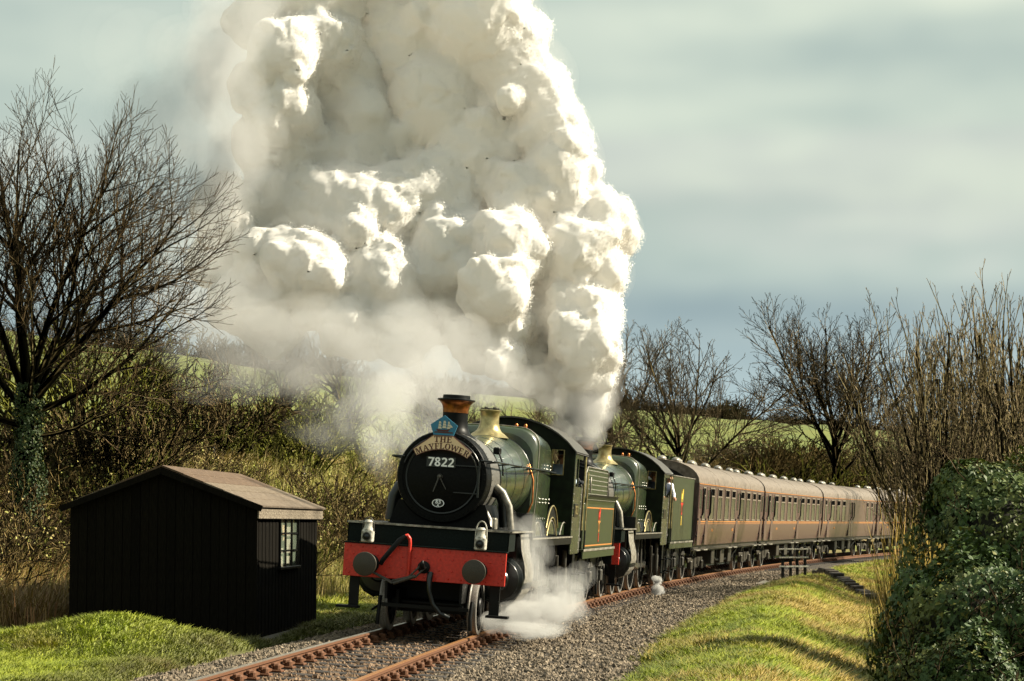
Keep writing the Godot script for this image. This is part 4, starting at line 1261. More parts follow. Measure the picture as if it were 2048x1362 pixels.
func build_tender(label: String, z_front: float, slab: bool) -> Node3D:
	var t := thing("tender", label, "tender", "tenders behind the two steam locomotives")
	t.transform = vehicle_frame(z_front, 6.0)
	var L := 6.0
	var w := 1.24
	obj("frame", one(func(g):
		g.box(P(0, 1.1, L * 0.5), Vector3(1.7, 0.3, L - 0.1))
		for s in [-1, 1]: g.box(P(s * 1.02, 0.85, L * 0.5), Vector3(0.03, 0.6, L - 0.3))), M.black_paint, t)
	obj("footplate", one(func(g):
		g.box(P(0, 1.27, L * 0.5), Vector3(w * 2 + 0.1, 0.05, L), 0.006)
		for s in [-1, 1]: g.box(P(s * (w + 0.03), 1.17, L * 0.5), Vector3(0.03, 0.15, L))), M.green_dull, t)
	obj("footplate_edge", one(func(g): g.box(P(w + 0.056, 1.275, L * 0.5), Vector3(0.012, 0.05, L)) ), M.pale_metal, t)
	var wheels := wheel_meshes(0.62, 12)
	for u in [0.95, 2.95, 5.05]:
		for s in [-1, 1]: put_wheel(wheels, P(s * 0.72, 0.62, u), t)
		obj("axle", one(func(g): g.tube([P(-1.1, 0.62, u), P(1.1, 0.62, u)], 0.07, 8)), M.black_paint, t)
		for s in [-1, 1]:
			obj("axle_guard", one(func(g):
				g.box(P(s * 1.08, 0.64, u), Vector3(0.14, 0.26, 0.28), 0.02)
				for q in [-1, 1]: g.bar(P(s * 1.05, 1.1, u + q * 0.34), P(s * 1.05, 0.45, u + q * 0.17), 0.05, 0.07)), M.grey_metal, t)
			obj("leaf_spring", one(func(g):
				for k in 4: g.box(P(s * 1.08, 0.86 + k * 0.03, u), Vector3(0.08, 0.024, 1.0 - k * 0.17), 0.004)
				g.box(P(s * 1.08, 0.9, u), Vector3(0.1, 0.2, 0.09))), M.grey_metal, t)
	if slab:
		obj("tank", one(func(g):
			g.box(P(0, 2.2, 0.15 + L * 0.5), Vector3(w * 2, 1.8, L - 0.3), 0.03)
			for s in [-1, 1]: g.box(P(s * (w - 0.015), 3.14, 0.15 + L * 0.5), Vector3(0.03, 0.16, L - 0.3))), M.green_dull, t)
		obj("coping", one(func(g):
			for s in [-1, 1]: g.box(P(s * (w + 0.002), 3.235, 0.15 + L * 0.5), Vector3(0.045, 0.03, L - 0.3), 0.006)
			g.box(P(w + 0.004, 2.2, 0.31), Vector3(0.012, 1.85, 0.02))), M.pale_metal, t)
		lion_crest(t, w + 0.003, 2.25, 2.9, 1.05, true)
		obj("rear_arch", one(func(g):
			var poly := []
			for k in 11:
				var x := lerpf(-w, w, k / 10.0)
				poly.append(Vector2(x, roof_line(x, w, 3.1, 3.6)))
			poly.append(Vector2(w, 2.9)); poly.append(Vector2(-w, 2.9))
			g.prism(poly, P(0, 0, 5.2), Vector3.RIGHT, Vector3.UP, Vector3(0, 0, -0.04))), M.black_paint, t)
	else:
		obj("tank", one(func(g): g.box(P(0, 1.78, 0.1 + L * 0.5), Vector3(w * 2, 0.97, L - 0.25), 0.02)), M.green_dull, t)
		obj("flared_coping", one(func(g):
			var rows := []
			for u in [0.25, L - 0.05]:
				var row := PackedVector3Array()
				for q in [Vector2(w, 2.24), Vector2(w + 0.01, 2.32), Vector2(w + 0.05, 2.4), Vector2(w + 0.11, 2.45)]: row.append(P(q.x, q.y, u))
				rows.append(row)
			g.grid(rows, false, Vector3.RIGHT)
			g.box(P(0, 2.3, 0.1 + L * 0.5), Vector3(w * 2 - 0.04, 0.1, L - 0.3))), M.green_dull, t)
		var plate := obj("coal_plate", one(func(g):
			for s in [-1, 1]: g.prism([Vector2(0.35, 2.36), Vector2(4.6, 2.36), Vector2(4.6, 2.98), Vector2(4.3, 3.03), Vector2(0.65, 3.03), Vector2(0.35, 2.9)], P(s * 1.2, 0, 0), Vector3(0, 0, -1), Vector3.UP, Vector3(-s * 0.02, 0, 0))), M.green_dull, t)
		obj("beading", one(func(g): g.tube([P(1.21, 2.4, 0.35), P(1.21, 2.9, 0.35), P(1.21, 3.03, 0.65), P(1.21, 3.03, 4.3), P(1.21, 2.98, 4.6), P(1.21, 2.4, 4.6)], 0.014, 5)), M.pale_metal, plate)
		obj("rivets", one(func(g):
			for r in 6:
				for k in 22: g.dome(P(1.2, 2.46 + r * 0.1, 0.5 + k * 0.19), Vector3.RIGHT, 0.02)
			for k in 30: g.dome(P(w + 0.02, 2.34, 0.3 + k * 0.19), Vector3.RIGHT, 0.018)), M.pale_metal, plate, "stuff")
		for y in [1.36, 2.17]:
			obj("lining", one(func(g): g.box(P(w + 0.002, y, 0.1 + L * 0.5), Vector3(0.006, 0.026, L - 0.5))), M.orange_line, t)
		for u in [0.37, L - 0.22]:
			obj("lining", one(func(g): g.box(P(w + 0.002, 1.765, u), Vector3(0.006, 0.77, 0.026))), M.orange_line, t)
		lion_crest(t, w + 0.003, 1.75, 3.0, 0.72, false)
		obj("grab_rail", one(func(g):
			g.tube([P(w + 0.09, 2.5, 0.3), P(w + 0.12, 2.5, 0.02), P(w + 0.12, 2.8, 0.02), P(w + 0.09, 2.8, 0.3)], 0.016, 6)), M.pale_metal, t)
	obj("front_handrail", one(func(g):
		g.tube([P(w + 0.05, 1.3, 0.1), P(w + 0.05, 2.7, 0.1)], 0.02, 6)), M.black_gloss, t)
	obj("rear_edge", one(func(g): g.tube([P(w + 0.02, 1.3, L), P(w + 0.02, 2.4, L)], 0.016, 6)), M.black_gloss, t)
	obj("coal", one(func(g):
		var rng := RandomNumberGenerator.new()
		rng.seed = 8
		for k in 260:
			var x := rng.randf_range(-0.95, 0.95)
			var u := rng.randf_range(0.6, 4.3)
			var y := 2.4 + 0.35 * cos(x * 1.3) + rng.randf_range(-0.06, 0.08)
			g.xf = Transform3D(Basis.from_euler(Vector3(rng.randf() * TAU, rng.randf() * TAU, 0)), P(x, y + (0.25 if slab else 0.0), u))
			g.box(Vector3.ZERO, Vector3(0.2, 0.16, 0.18) * rng.randf_range(0.6, 1.3), 0.03)), M.coal, t, "stuff")
	obj("rear_beam", one(func(g): g.box(P(0, 1.1, L - 0.02), Vector3(2.5, 0.45, 0.04))), M.black_paint, t)
	for s in [-1, 1]: buffer_part(t, s * 0.865, 1.06, L, -1.0)
	obj("cab_step", one(func(g):
		g.box(P(1.2, 0.85, 0.2), Vector3(0.03, 0.8, 0.34))
		for y in [0.45, 0.8]: g.box(P(1.26, y, 0.2), Vector3(0.2, 0.03, 0.36), 0.005)), M.black_paint, t)
	return t

# half outline of a coach side from sill to eave, then the roof
func coach_row(u: float, roof: bool) -> PackedVector3Array:
	var row := PackedVector3Array()
	if roof:
		for k in 17:
			var a := PI * k / 16.0
			row.append(P(cos(a) * 1.36, 3.13 + pow(sin(a), 0.85) * 0.68, u))
	else:
		for q in [Vector2(1.28, 1.13), Vector2(1.32, 1.35), Vector2(1.35, 1.6), Vector2(1.37, 1.85), Vector2(1.37, 3.05), Vector2(1.36, 3.13)]: row.append(P(q.x, q.y, u))
	return row

func build_coach(label: String, brake: bool) -> Node3D:
	var t := thing("railway_coach", label, "railway coach", "maroon coaches behind the locomotives")
	var L := 19.6
	var body := obj("body", one(func(g):
		var a := coach_row(0.0, false)
		var b := coach_row(L, false)
		g.grid([a, b], false, Vector3.RIGHT)
		var m1 := PackedVector3Array()
		var m2 := PackedVector3Array()
		for p in a: m1.append(p * Vector3(-1, 1, 1))
		for p in b: m2.append(p * Vector3(-1, 1, 1))
		g.grid([m1, m2], false, Vector3.LEFT)
		for e in [[a, m1, 1.0], [b, m2, -1.0]]:
			for k in a.size() - 1: g.quad(e[0][k], e[0][k + 1], e[1][k + 1], e[1][k], Vector3(0, 0, e[2]))
		g.quad(a[0], m1[0], m2[0], b[0], Vector3.DOWN)), M.maroon, t)
	var roof := obj("roof", one(func(g):
		g.grid([coach_row(-0.02, true), coach_row(L * 0.5, true), coach_row(L + 0.02, true)], false, Vector3.UP)
		for e in [[0.0, 1.0], [L, -1.0]]:
			var r := coach_row(e[0], true)
			for k in r.size() - 1: g.flat(r[k], r[k + 1], P(0, 3.13, e[0]), Vector3(0, 0, e[1]))), M.coach_roof, t)
	for k in 5:
		obj("roof_rib", one(func(g): g.tube(Array(coach_row(0.02 + (L - 0.04) * k / 4.0, true)), 0.012, 4, false)), M.coach_roof, roof)
	for k in (10 if not brake else 6):
		obj("roof_vent", one(func(g):
			g.ball(P(0.1 if k % 2 else -0.1, 3.86, 1.4 + k * 1.85), Vector3(0.16, 0.11, 0.26), 5, 8)
			g.box(P(0.1 if k % 2 else -0.1, 3.83, 1.4 + k * 1.85), Vector3(0.3, 0.05, 0.4), 0.02)), M.pale_metal, roof)
	obj("gutter", one(func(g): g.box(P(1.368, 3.11, L * 0.5), Vector3(0.026, 0.022, L))), M.orange_line, body)
	for y in [1.83, 1.9]:
		obj("lining", one(func(g): g.box(P(1.3725, y, L * 0.5), Vector3(0.008, 0.014 if y < 1.85 else 0.036, L - 0.02))), M.orange_line, body)
	# windows
	var at := [1.25, 3.3, 5.35, 7.4, 9.25, 12.0, 14.0, 16.0, 17.8]
	var narrow := [0]
	if brake:
		at = [0.8, 3.0, 4.9, 6.8, 15.8, 17.6]
	for k in at.size():
		var u: float = at[k]
		var ww := 0.55 if k == 0 else (1.05 if not (brake and k > 3) else 0.6)
		var win := Node3D.new()
		win.name = "window" if k == 0 else "window_%03d" % k
		t.add_child(win)
		obj("frame", one(func(g):
			for q in [-1, 1]: g.box(P(1.38, 2.48, u + q * (ww * 0.5 + 0.03)), Vector3(0.03, 1.08, 0.055), 0.006)
			for y in [1.965, 2.74, 3.0]: g.box(P(1.38, y, u), Vector3(0.028, 0.05, ww), 0.006)), M.weathered_board, win)
		obj("pane", one(func(g): g.box(P(1.371, 2.35, u), Vector3(0.012, 0.74, ww))), M.coach_glass, win)
		obj("ventilator", one(func(g): g.box(P(1.377, 2.87, u), Vector3(0.01, 0.21, ww * 0.86))), M.void_black, win)
	# doors with black grab handles
	var doors := [0.4, 2.2, 10.6, 19.0]
	if brake: doors = [1.75, 9.2, 9.95, 18.8]
	for u in doors:
		var d := obj("door", one(func(g):
			g.box(P(1.372, 2.1, u), Vector3(0.02, 1.9, 0.62), 0.006)), M.maroon, t)
		obj("droplight", one(func(g): g.box(P(1.385, 2.62, u), Vector3(0.008, 0.62, 0.42))), M.coach_glass, d)
		obj("door_handle", one(func(g):
			g.tube([P(1.4, 2.1, u + 0.4), P(1.43, 2.2, u + 0.4), P(1.43, 2.85, u + 0.4), P(1.4, 2.95, u + 0.4)], 0.03, 6)
			g.lathe([Vector2(0.05, 0.0), Vector2(0.05, 0.04), Vector2(0.001, 0.05)], P(1.375, 2.05, u + 0.25), Vector3.RIGHT, 10)), M.black_paint, d)
		obj("hinge", one(func(g):
			for y in [1.45, 1.98]: g.box(P(1.37 if y > 1.6 else 1.345, y, u - 0.33), Vector3(0.06, 0.06, 0.1), 0.01)), M.black_paint, d)
	for u in [4.2, 9.9]:
		obj("coach_number_mark", one(func(g):
			for k in 5: g.box(P(1.352, 1.62, u - 0.4 + k * 0.09), Vector3(0.006, 0.1, 0.05))), M.orange_line, t, "stuff")
	# underframe
	obj("solebar", one(func(g):
		g.box(P(0, 1.03, L * 0.5), Vector3(2.4, 0.2, L - 0.1))
		g.box(P(1.24, 1.0, L * 0.5), Vector3(0.1, 0.04, L - 0.3))), M.greasy_steel, t)
	for u in [0.5, 2.3, 9.0, 10.7, 17.2, 19.0]:
		obj("footboard", one(func(g): g.box(P(1.32, 0.98, u), Vector3(0.16, 0.035, 0.9), 0.006)), M.pale_metal, t)
	obj("truss", one(func(g):
		for s in [-1, 1]:
			for q in [[5.6, 0.95, 7.6, 0.55], [7.6, 0.55, 12.0, 0.55], [12.0, 0.55, 14.0, 0.95]]: g.bar(P(s * 1.05, q[1], q[0]), P(s * 1.05, q[3], q[2]), 0.06, 0.06)
			for u in [7.6, 12.0]: g.box(P(s * 1.05, 0.76, u), Vector3(0.06, 0.4, 0.06))), M.black_paint, t)
	for q in [[6.2, 0.75], [8.8, 0.95], [11.0, 0.8]]:
		obj("battery_box", one(func(g): g.box(P(0.85, 0.68, q[0]), Vector3(0.6, 0.5, q[1]), 0.02)), M.greasy_steel, t)
	var wm := wheel_meshes(0.457, 10)
	for uc in [2.7, L - 2.7]:
		var bg := obj("bogie", one(func(g):
			for s in [-1, 1]:
				g.box(P(s * 0.98, 0.62, uc), Vector3(0.08, 0.16, 3.4), 0.02)
				g.box(P(s * 1.0, 0.42, uc), Vector3(0.1, 0.12, 0.9), 0.02)
				for q in [-0.5, -0.3, 0.3, 0.5]: g.lathe([Vector2(0.09, 0.42), Vector2(0.09, 0.72)], P(s * 1.0, 0, uc + q * 0.9), Vector3.UP, 10)
				for q in [-1.3, 1.3]: g.box(P(s * 1.02, 0.46, uc + q), Vector3(0.16, 0.3, 0.3), 0.03)
			g.box(P(0, 0.65, uc), Vector3(1.9, 0.15, 0.5))), M.greasy_steel, t)
		for q in [-1.3, 1.3]:
			for s in [-1, 1]: put_wheel(wm, P(s * 0.72, 0.457, uc + q), bg)
	# corridor connections and buffers
	for e in [[-0.22, 1.0], [L + 0.22, -1.0]]:
		obj("gangway", one(func(g):
			for k in 4: g.box(P(0, 2.3, e[0] + e[1] * (-0.06 + k * 0.05)), Vector3(1.2 - 0.08 * (k % 2), 2.3 - 0.08 * (k % 2), 0.045), 0.01)), M.dark_interior, t)
	for s in [-1, 1]:
		buffer_part(t, s * 0.87, 1.06, 0.02, 0.75)
		buffer_part(t, s * 0.87, 1.06, L - 0.02, -0.75)
	return t

func copy_of(o: Node3D, label: String) -> Node3D:
	var d: Node3D = o.duplicate()
	d.name = numbered("railway_coach")
	add_child(d)
	d.set_meta("label", label)
	return d

# ---------------------------------------------------------------- people: bones joined with a smooth minimum, meshed as surface nets
func body_mesh(bones: Array, cell: float) -> ArrayMesh: # bone: [a, b, ra, rb, colour]
	var lo := Vector3.ONE * 1e9
	var hi := -lo
	for b in bones:
		for q in 2:
			lo = lo.min(b[q] - Vector3.ONE * (b[2 + q] + cell * 2)); hi = hi.max(b[q] + Vector3.ONE * (b[2 + q] + cell * 2))
	var n := Vector3i(((hi - lo) / cell).ceil()) + Vector3i.ONE
	var val := PackedFloat32Array()
	val.resize(n.x * n.y * n.z)
	val.fill(1.0)
	var cap := func(p: Vector3, b: Array) -> float:
		var ab: Vector3 = b[1] - b[0]
		var h := clampf((p - b[0]).dot(ab) / maxf(ab.length_squared(), 1e-6), 0.0, 1.0)
		return p.distance_to(b[0] + ab * h) - lerpf(b[2], b[3], h)
	for b in bones:
		var m: float = maxf(b[2], b[3]) + cell * 3
		var l2 := Vector3i(((b[0].min(b[1]) - Vector3.ONE * m - lo) / cell).floor()).clamp(Vector3i.ZERO, n - Vector3i.ONE)
		var h2 := Vector3i(((b[0].max(b[1]) + Vector3.ONE * m - lo) / cell).ceil()).clamp(Vector3i.ZERO, n - Vector3i.ONE)
		for x in range(l2.x, h2.x + 1):
			for y in range(l2.y, h2.y + 1):
				for z in range(l2.z, h2.z + 1):
					var k := x + n.x * (y + n.y * z)
					var d: float = cap.call(lo + Vector3(x, y, z) * cell, b)
					var kk := 0.03
					var h := clampf(0.5 + 0.5 * (val[k] - d) / kk, 0.0, 1.0)
					val[k] = lerpf(val[k], d, h) - kk * h * (1.0 - h)
	var tint := func(p: Vector3) -> Color:
		var best := 1e9
		var c := Color.WHITE
		for b in bones:
			var d: float = cap.call(p, b)
			if d < best: best = d; c = b[4]
		return c
	return surface_nets(val, n, lo, cell, tint)

func surface_nets(val: PackedFloat32Array, n: Vector3i, lo: Vector3, cell: float, tint: Callable, cand := PackedInt32Array()) -> ArrayMesh:
	var g := Geo.new()
	var at := {}
	var sx := 1
	var sy := n.x
	var sz := n.x * n.y
	var offs := [0, 1, sy, 1 + sy, sz, 1 + sz, sy + sz, 1 + sy + sz]
	if cand.is_empty():
		for z in n.z - 1:
			for y in n.y - 1:
				for x in n.x - 1: cand.append(x + sy * y + sz * z)
	var last := val.size() - 2 - sy - sz
	for k in cand:
		if k > last: continue
		var v00 := val[k] < 0.0
		if v00 == (val[k + 1] < 0.0) and v00 == (val[k + sy] < 0.0) and v00 == (val[k + sz] < 0.0) and v00 == (val[k + 1 + sy] < 0.0) and v00 == (val[k + 1 + sz] < 0.0) and v00 == (val[k + sy + sz] < 0.0) and v00 == (val[k + 1 + sy + sz] < 0.0): continue
		var x := k % n.x
		var y := (k / n.x) % n.y
		var z := k / sz
		var sum := Vector3.ZERO
		var cnt := 0
		for e in 12:
			var ax := e / 4
			var q := e % 4
			var b: int = [[0, 2, 4, 6], [0, 1, 4, 5], [0, 1, 2, 3]][ax][q]
			var b2: int = b + [1, 2, 4][ax]
			var v0 := val[k + offs[b]]
			var v1 := val[k + offs[b2]]
			if (v0 < 0.0) == (v1 < 0.0): continue
			var f := v0 / (v0 - v1)
			var p := Vector3(b & 1, (b >> 1) & 1, (b >> 2) & 1)
			p[ax] += f
			sum += p
			cnt += 1
		var gr := Vector3(
			val[k + 1] + val[k + 1 + sy] + val[k + 1 + sz] + val[k + 1 + sy + sz] - val[k] - val[k + sy] - val[k + sz] - val[k + sy + sz],
			val[k + sy] + val[k + 1 + sy] + val[k + sy + sz] + val[k + 1 + sy + sz] - val[k] - val[k + 1] - val[k + sz] - val[k + 1 + sz],
			val[k + sz] + val[k + 1 + sz] + val[k + sy + sz] + val[k + 1 + sy + sz] - val[k] - val[k + 1] - val[k + sy] - val[k + 1 + sy])
		at[k] = g.v.size()
		var w := lo + (Vector3(x, y, z) + sum / cnt) * cell
		g.v.append(w); g.n.append(gr.normalized()); g.c.append(tint.call(w))
	for k in at:
		for ax in 3:
			var da: int = [1, sy, sz][ax]
			var d1: int = [sy, sz, 1][ax]
			var d2: int = [sz, 1, sy][ax]
			if k + da >= val.size(): continue
			if (val[k] < 0.0) == (val[k + da] < 0.0): continue
			if not (at.has(k - d1) and at.has(k - d2) and at.has(k - d1 - d2)): continue
			var q := [at[k], at[k - d1], at[k - d1 - d2], at[k - d2]]
			var nn := (g.v[q[2]] - g.v[q[0]]).cross(g.v[q[1]] - g.v[q[0]])
			if nn.dot(g.n[q[0]]) < 0.0: q = [q[0], q[3], q[2], q[1]]
			for e in [0, 1, 2, 0, 2, 3]: g.i.append(q[e])
	return g.mesh()

func build_person(label: String, frame: Transform3D, shirt: Color, waist: Color, lean: float, capped: bool) -> void: # stands at the frame's origin facing +z, leaning to +x
	var t := thing("person", label, "person", "footplate crew of the two steam locomotives")
	t.transform = frame
	var skin := Color(0.42, 0.22, 0.14)
	var trousers := Color(0.02, 0.022, 0.03)
	var hip := Vector3(0, 0.92, 0)
	var chest := Vector3(lean * 0.6, 1.3, 0.03)
	var neck := Vector3(lean * 0.85, 1.47, 0.04)
	var head := Vector3(lean, 1.62, 0.09)
	var sl := chest + Vector3(-0.19, 0.1, 0)
	var sr := chest + Vector3(0.19, 0.1, 0)
	var el := sl + Vector3(-0.02, -0.27, 0.08)
	var er := sr + Vector3(0.08, -0.26, 0.06)
	var hl := el + Vector3(0.1, -0.08, 0.22)
	var hr := er + Vector3(-0.05, -0.1, 0.23)
	var bones := [
		[hip + Vector3(-0.09, 0, 0), Vector3(-0.1, 0.5, 0.02), 0.095, 0.065, trousers], [Vector3(-0.1, 0.5, 0.02), Vector3(-0.11, 0.09, -0.02), 0.062, 0.045, trousers],
		[hip + Vector3(0.09, 0, 0), Vector3(0.1, 0.5, 0.02), 0.095, 0.065, trousers], [Vector3(0.1, 0.5, 0.02), Vector3(0.11, 0.09, -0.02), 0.062, 0.045, trousers],
		[Vector3(-0.11, 0.05, -0.03), Vector3(-0.11, 0.04, 0.14), 0.045, 0.04, Color(0.01, 0.01, 0.01)], [Vector3(0.11, 0.05, -0.03), Vector3(0.11, 0.04, 0.14), 0.045, 0.04, Color(0.01, 0.01, 0.01)],
		[hip + Vector3(-0.07, 0, 0), hip + Vector3(0.07, 0, 0), 0.12, 0.12, trousers], [hip + Vector3(0, 0.05, 0), chest, 0.13, 0.15, waist],
		[chest + Vector3(-0.09, 0.03, 0), chest + Vector3(0.09, 0.03, 0), 0.13, 0.13, waist], [sl, sr, 0.075, 0.075, shirt],
		[sl, el, 0.062, 0.05, shirt], [sr, er, 0.062, 0.05, shirt], [el, hl, 0.048, 0.034, shirt], [er, hr, 0.048, 0.034, shirt],
		[chest + Vector3(0, 0.13, 0), neck, 0.07, 0.055, shirt], [neck, head, 0.05, 0.06, skin],
		[head + Vector3(0, 0.04, -0.02), head + Vector3(0, -0.03, 0.02), 0.095, 0.075, skin], [head + Vector3(0, 0.0, 0.09), head + Vector3(0, -0.03, 0.115), 0.014, 0.02, skin],
		[head + Vector3(0.095, 0.0, 0), head + Vector3(0.098, -0.03, 0), 0.018, 0.015, skin], [head + Vector3(-0.095, 0.0, 0), head + Vector3(-0.098, -0.03, 0), 0.018, 0.015, skin]]
	for q in [[hl, -1.0], [hr, 1.0]]:
		var h: Vector3 = q[0]
		bones.append([h, h + Vector3(0, -0.02, 0.07), 0.034, 0.036, skin])
		for f in 4: bones.append([h + Vector3(-0.027 + f * 0.018, -0.02, 0.08), h + Vector3(-0.03 + f * 0.02, -0.07, 0.1 + 0.008 * (1 if f in [1, 2] else 0)), 0.01, 0.008, skin])
		bones.append([h + Vector3(-q[1] * 0.03, 0, 0.03), h + Vector3(-q[1] * 0.055, -0.025, 0.075), 0.012, 0.009, skin])
	if not capped: bones.append([head + Vector3(0, 0.075, -0.04), head + Vector3(0, 0.0, -0.07), 0.08, 0.06, Color(0.12, 0.08, 0.05)])
	put("body", body_mesh(bones, 0.016), M.cloth, t)
	obj("eyes", one(func(g):
		for s in [-1, 1]: g.ball(head + Vector3(s * 0.034, 0.012, 0.084), Vector3.ONE * 0.011, 4, 6)), M.black_gloss, t)
	obj("mouth", one(func(g): g.box(head + Vector3(0, -0.058, 0.088), Vector3(0.045, 0.008, 0.012))), M.letter_red, t)
	if capped:
		obj("cap", one(func(g):
			g.lathe([Vector2(0.1, 0.05), Vector2(0.108, 0.085), Vector2(0.125, 0.115), Vector2(0.11, 0.14), Vector2(0.001, 0.145)], head + Vector3(0, 0.0, -0.01), Vector3(0, 1, -0.05), 16)
			g.box(head + Vector3(0, 0.062, 0.105), Vector3(0.13, 0.012, 0.08), 0.004)), M.black_gloss, t)

func build_train() -> void:
	var z := 35.7
	var s := run_at(z)
	var l1 := build_loco("leading green steam locomotive numbered 7822 with headboard and red buffer beam", z, true)
	var t1 := build_tender("riveted green tender with orange lining behind the leading locomotive", depth_at(s + 11.75), false)
	var s2 := s + 18.85
	var l2 := build_loco("second green steam locomotive half hidden behind the riveted tender", depth_at(s2), false)
	var t2 := build_tender("slab sided plain green tender with crest in front of the maroon coaches", depth_at(s2 + 11.75), true)
	var s3 := s2 + 18.1
	var c1 := build_coach("first maroon coach with pale roof, next to the slab sided tender", false)
	c1.transform = vehicle_frame(depth_at(s3), 19.6)
	var c2 := copy_of(c1, "second maroon coach, between the first coach and the windowless stretch of the brake coach")
	c2.transform = vehicle_frame(depth_at(s3 + 20.15), 19.6)
	var c3 := build_coach("maroon brake coach with windowless middle and double doors, third behind the tender", true)
	c3.transform = vehicle_frame(depth_at(s3 + 40.3), 19.6)
	var c4 := copy_of(c1, "last visible maroon coach, grey roofed and half hidden by bare bushes")
	c4.transform = vehicle_frame(depth_at(s3 + 60.45), 19.6)
	var fit := func(v: Node3D, x: float, y: float, u: float, turn: float) -> Transform3D: return v.transform * Transform3D(Basis(Vector3.UP, turn), P(x, y, u))
	build_person("driver in white shirt, dark waistcoat and black cap leaning out of the second cab", fit.call(l2, 0.95, 1.53, 11.25, 0.4), Color(0.75, 0.75, 0.78), Color(0.03, 0.04, 0.07), 0.26, true)
	build_person("bareheaded crewman looking through the front window of the second locomotive's cab", fit.call(l2, 0.9, 1.53, 10.0, 0.0), Color(0.05, 0.06, 0.08), Color(0.05, 0.06, 0.08), 0.02, false)
	build_person("crewman in pale blue jacket inside the leading locomotive's cab", fit.call(l1, 0.92, 1.53, 10.1, 0.0), Color(0.4, 0.5, 0.6), Color(0.35, 0.45, 0.55), 0.03, true)

# ---------------------------------------------------------------- trees, scrub, ivy, grass and stones
func grow(gs: Array, p: Vector3, d: Vector3, ln: float, r: float, lvl: int, S: Dictionary, rng: RandomNumberGenerator) -> void:
	var g: Geo = gs[mini(lvl, gs.size() - 1)]
	var n: int = S.seg[lvl]
	var path := PackedVector3Array([p])
	var rad := PackedFloat32Array([r])
	var dirs := [d]
	var wob: float = S.wob[lvl]
	var up: float = S.up[lvl]
	var fin: float = maxf(S.floor, r * S.taper[lvl])
	for k in n:
		d = (d + Vector3(rng.randf_range(-1, 1), rng.randf_range(-1, 1) * 0.8, rng.randf_range(-1, 1)) * wob + Vector3.UP * up).normalized()
		p += d * ln / n
		path.append(p)
		dirs.append(d)
		rad.append(lerpf(r, fin, pow((k + 1.0) / n, 0.9)))
	g.col = S.col[mini(lvl, S.col.size() - 1)] * rng.randf_range(0.75, 1.25)
	g.stick(path, rad, [8, 6, 4, 3, 3][lvl])
	if lvl + 1 >= S.levels: return
	var kids: int = S.kids[lvl]
	if lvl > 0: kids = maxi(2, int(round(kids * clampf(ln / S.full[lvl], 0.4, 1.6))))
	var a := rng.randf() * TAU
	for k in kids:
		var f: float = lerpf(S.start[lvl], 1.0, (k + rng.randf()) / kids)
		var q := minf(f * n, n - 0.001)
		var b := int(q)
		var at := path[b].lerp(path[b + 1], q - b)
		var dd: Vector3 = dirs[b + 1]
		a += 2.4 + rng.randf_range(-0.5, 0.5)
		var s := dd.cross(Vector3(0.2, 0.35, 0.9)).normalized()
		var t := dd.cross(s)
		var ang: float = deg_to_rad(S.ang[lvl] * rng.randf_range(0.7, 1.25)) * (1.0 - 0.35 * f)
		var nd := (dd * cos(ang) + (s * cos(a) + t * sin(a)) * sin(ang)).normalized()
		var l2: float = ln * S.ratio[lvl] * (1.15 - 0.65 * f) * rng.randf_range(0.7, 1.25)
		grow(gs, at, nd, l2, maxf(S.floor, minf(lerpf(rad[b], rad[b + 1], q - b) * 0.75, r * S.thin[lvl])), lvl + 1, S, rng)

const BARK := Color(0.25, 0.2, 0.1)
const TWIG := Color(0.3, 0.23, 0.13)

func spec(over: Dictionary) -> Dictionary:
	var s := {
		"levels": 5, "seg": [6, 6, 4, 3, 2], "wob": [0.1, 0.2, 0.22, 0.25, 0.25], "up": [0.05, 0.06, 0.07, 0.08, 0.08], "taper": [0.55, 0.25, 0.3, 0.4, 0.5], "floor": 0.008,
		"kids": [9, 8, 7, 6], "start": [0.4, 0.2, 0.15, 0.1], "ang": [48.0, 45.0, 42.0, 40.0], "ratio": [0.75, 0.5, 0.5, 0.5], "thin": [0.5, 0.5, 0.5, 0.6], "full": [1.0, 4.0, 2.0, 1.0],
		"col": [BARK, BARK, TWIG, TWIG, TWIG]}
	s.merge(over, true)
	return s

func tree_meshes(seed_: int, height: float, r: float, s: Dictionary) -> Array: # [trunk, crown]
	var rng := RandomNumberGenerator.new()
	rng.seed = seed_
	var gs := [Geo.new(), Geo.new()]
	grow(gs, Vector3.ZERO, s.get("lean", Vector3.UP).normalized(), height, r, 0, s, rng)
	return [gs[0].mesh(), gs[1].mesh()]

func put_tree(called: String, label: String, category: String, group: String, m: Array, at: Vector3, turn: float, size: Vector3) -> Node3D:
	var t := thing(called, label, category, group)
	t.transform = Transform3D(Basis(Vector3.UP, turn).scaled_local(size), at)
	put("trunk", m[0], M.bark, t)
	put("branches", m[1], M.twig, t)
	return t

var leaf_mesh: ArrayMesh

func ivy_leaf() -> ArrayMesh: # five blunt lobes folded along the midrib
	return one(func(g):
		var rim := [Vector2(0, -0.25), Vector2(0.45, -0.4), Vector2(0.5, 0.0), Vector2(0.25, 0.25), Vector2(0, 0.75), Vector2(-0.25, 0.25), Vector2(-0.5, 0.0), Vector2(-0.45, -0.4)]
		var pts := []
		for q in rim: pts.append(Vector3(q.x, q.y, absf(q.x) * 0.35 - 0.1 * q.y * q.y))
		for k in 8: g.flat(Vector3(0, 0, 0), pts[k], pts[(k + 1) % 8], Vector3(0, 0, 1))).mesh()

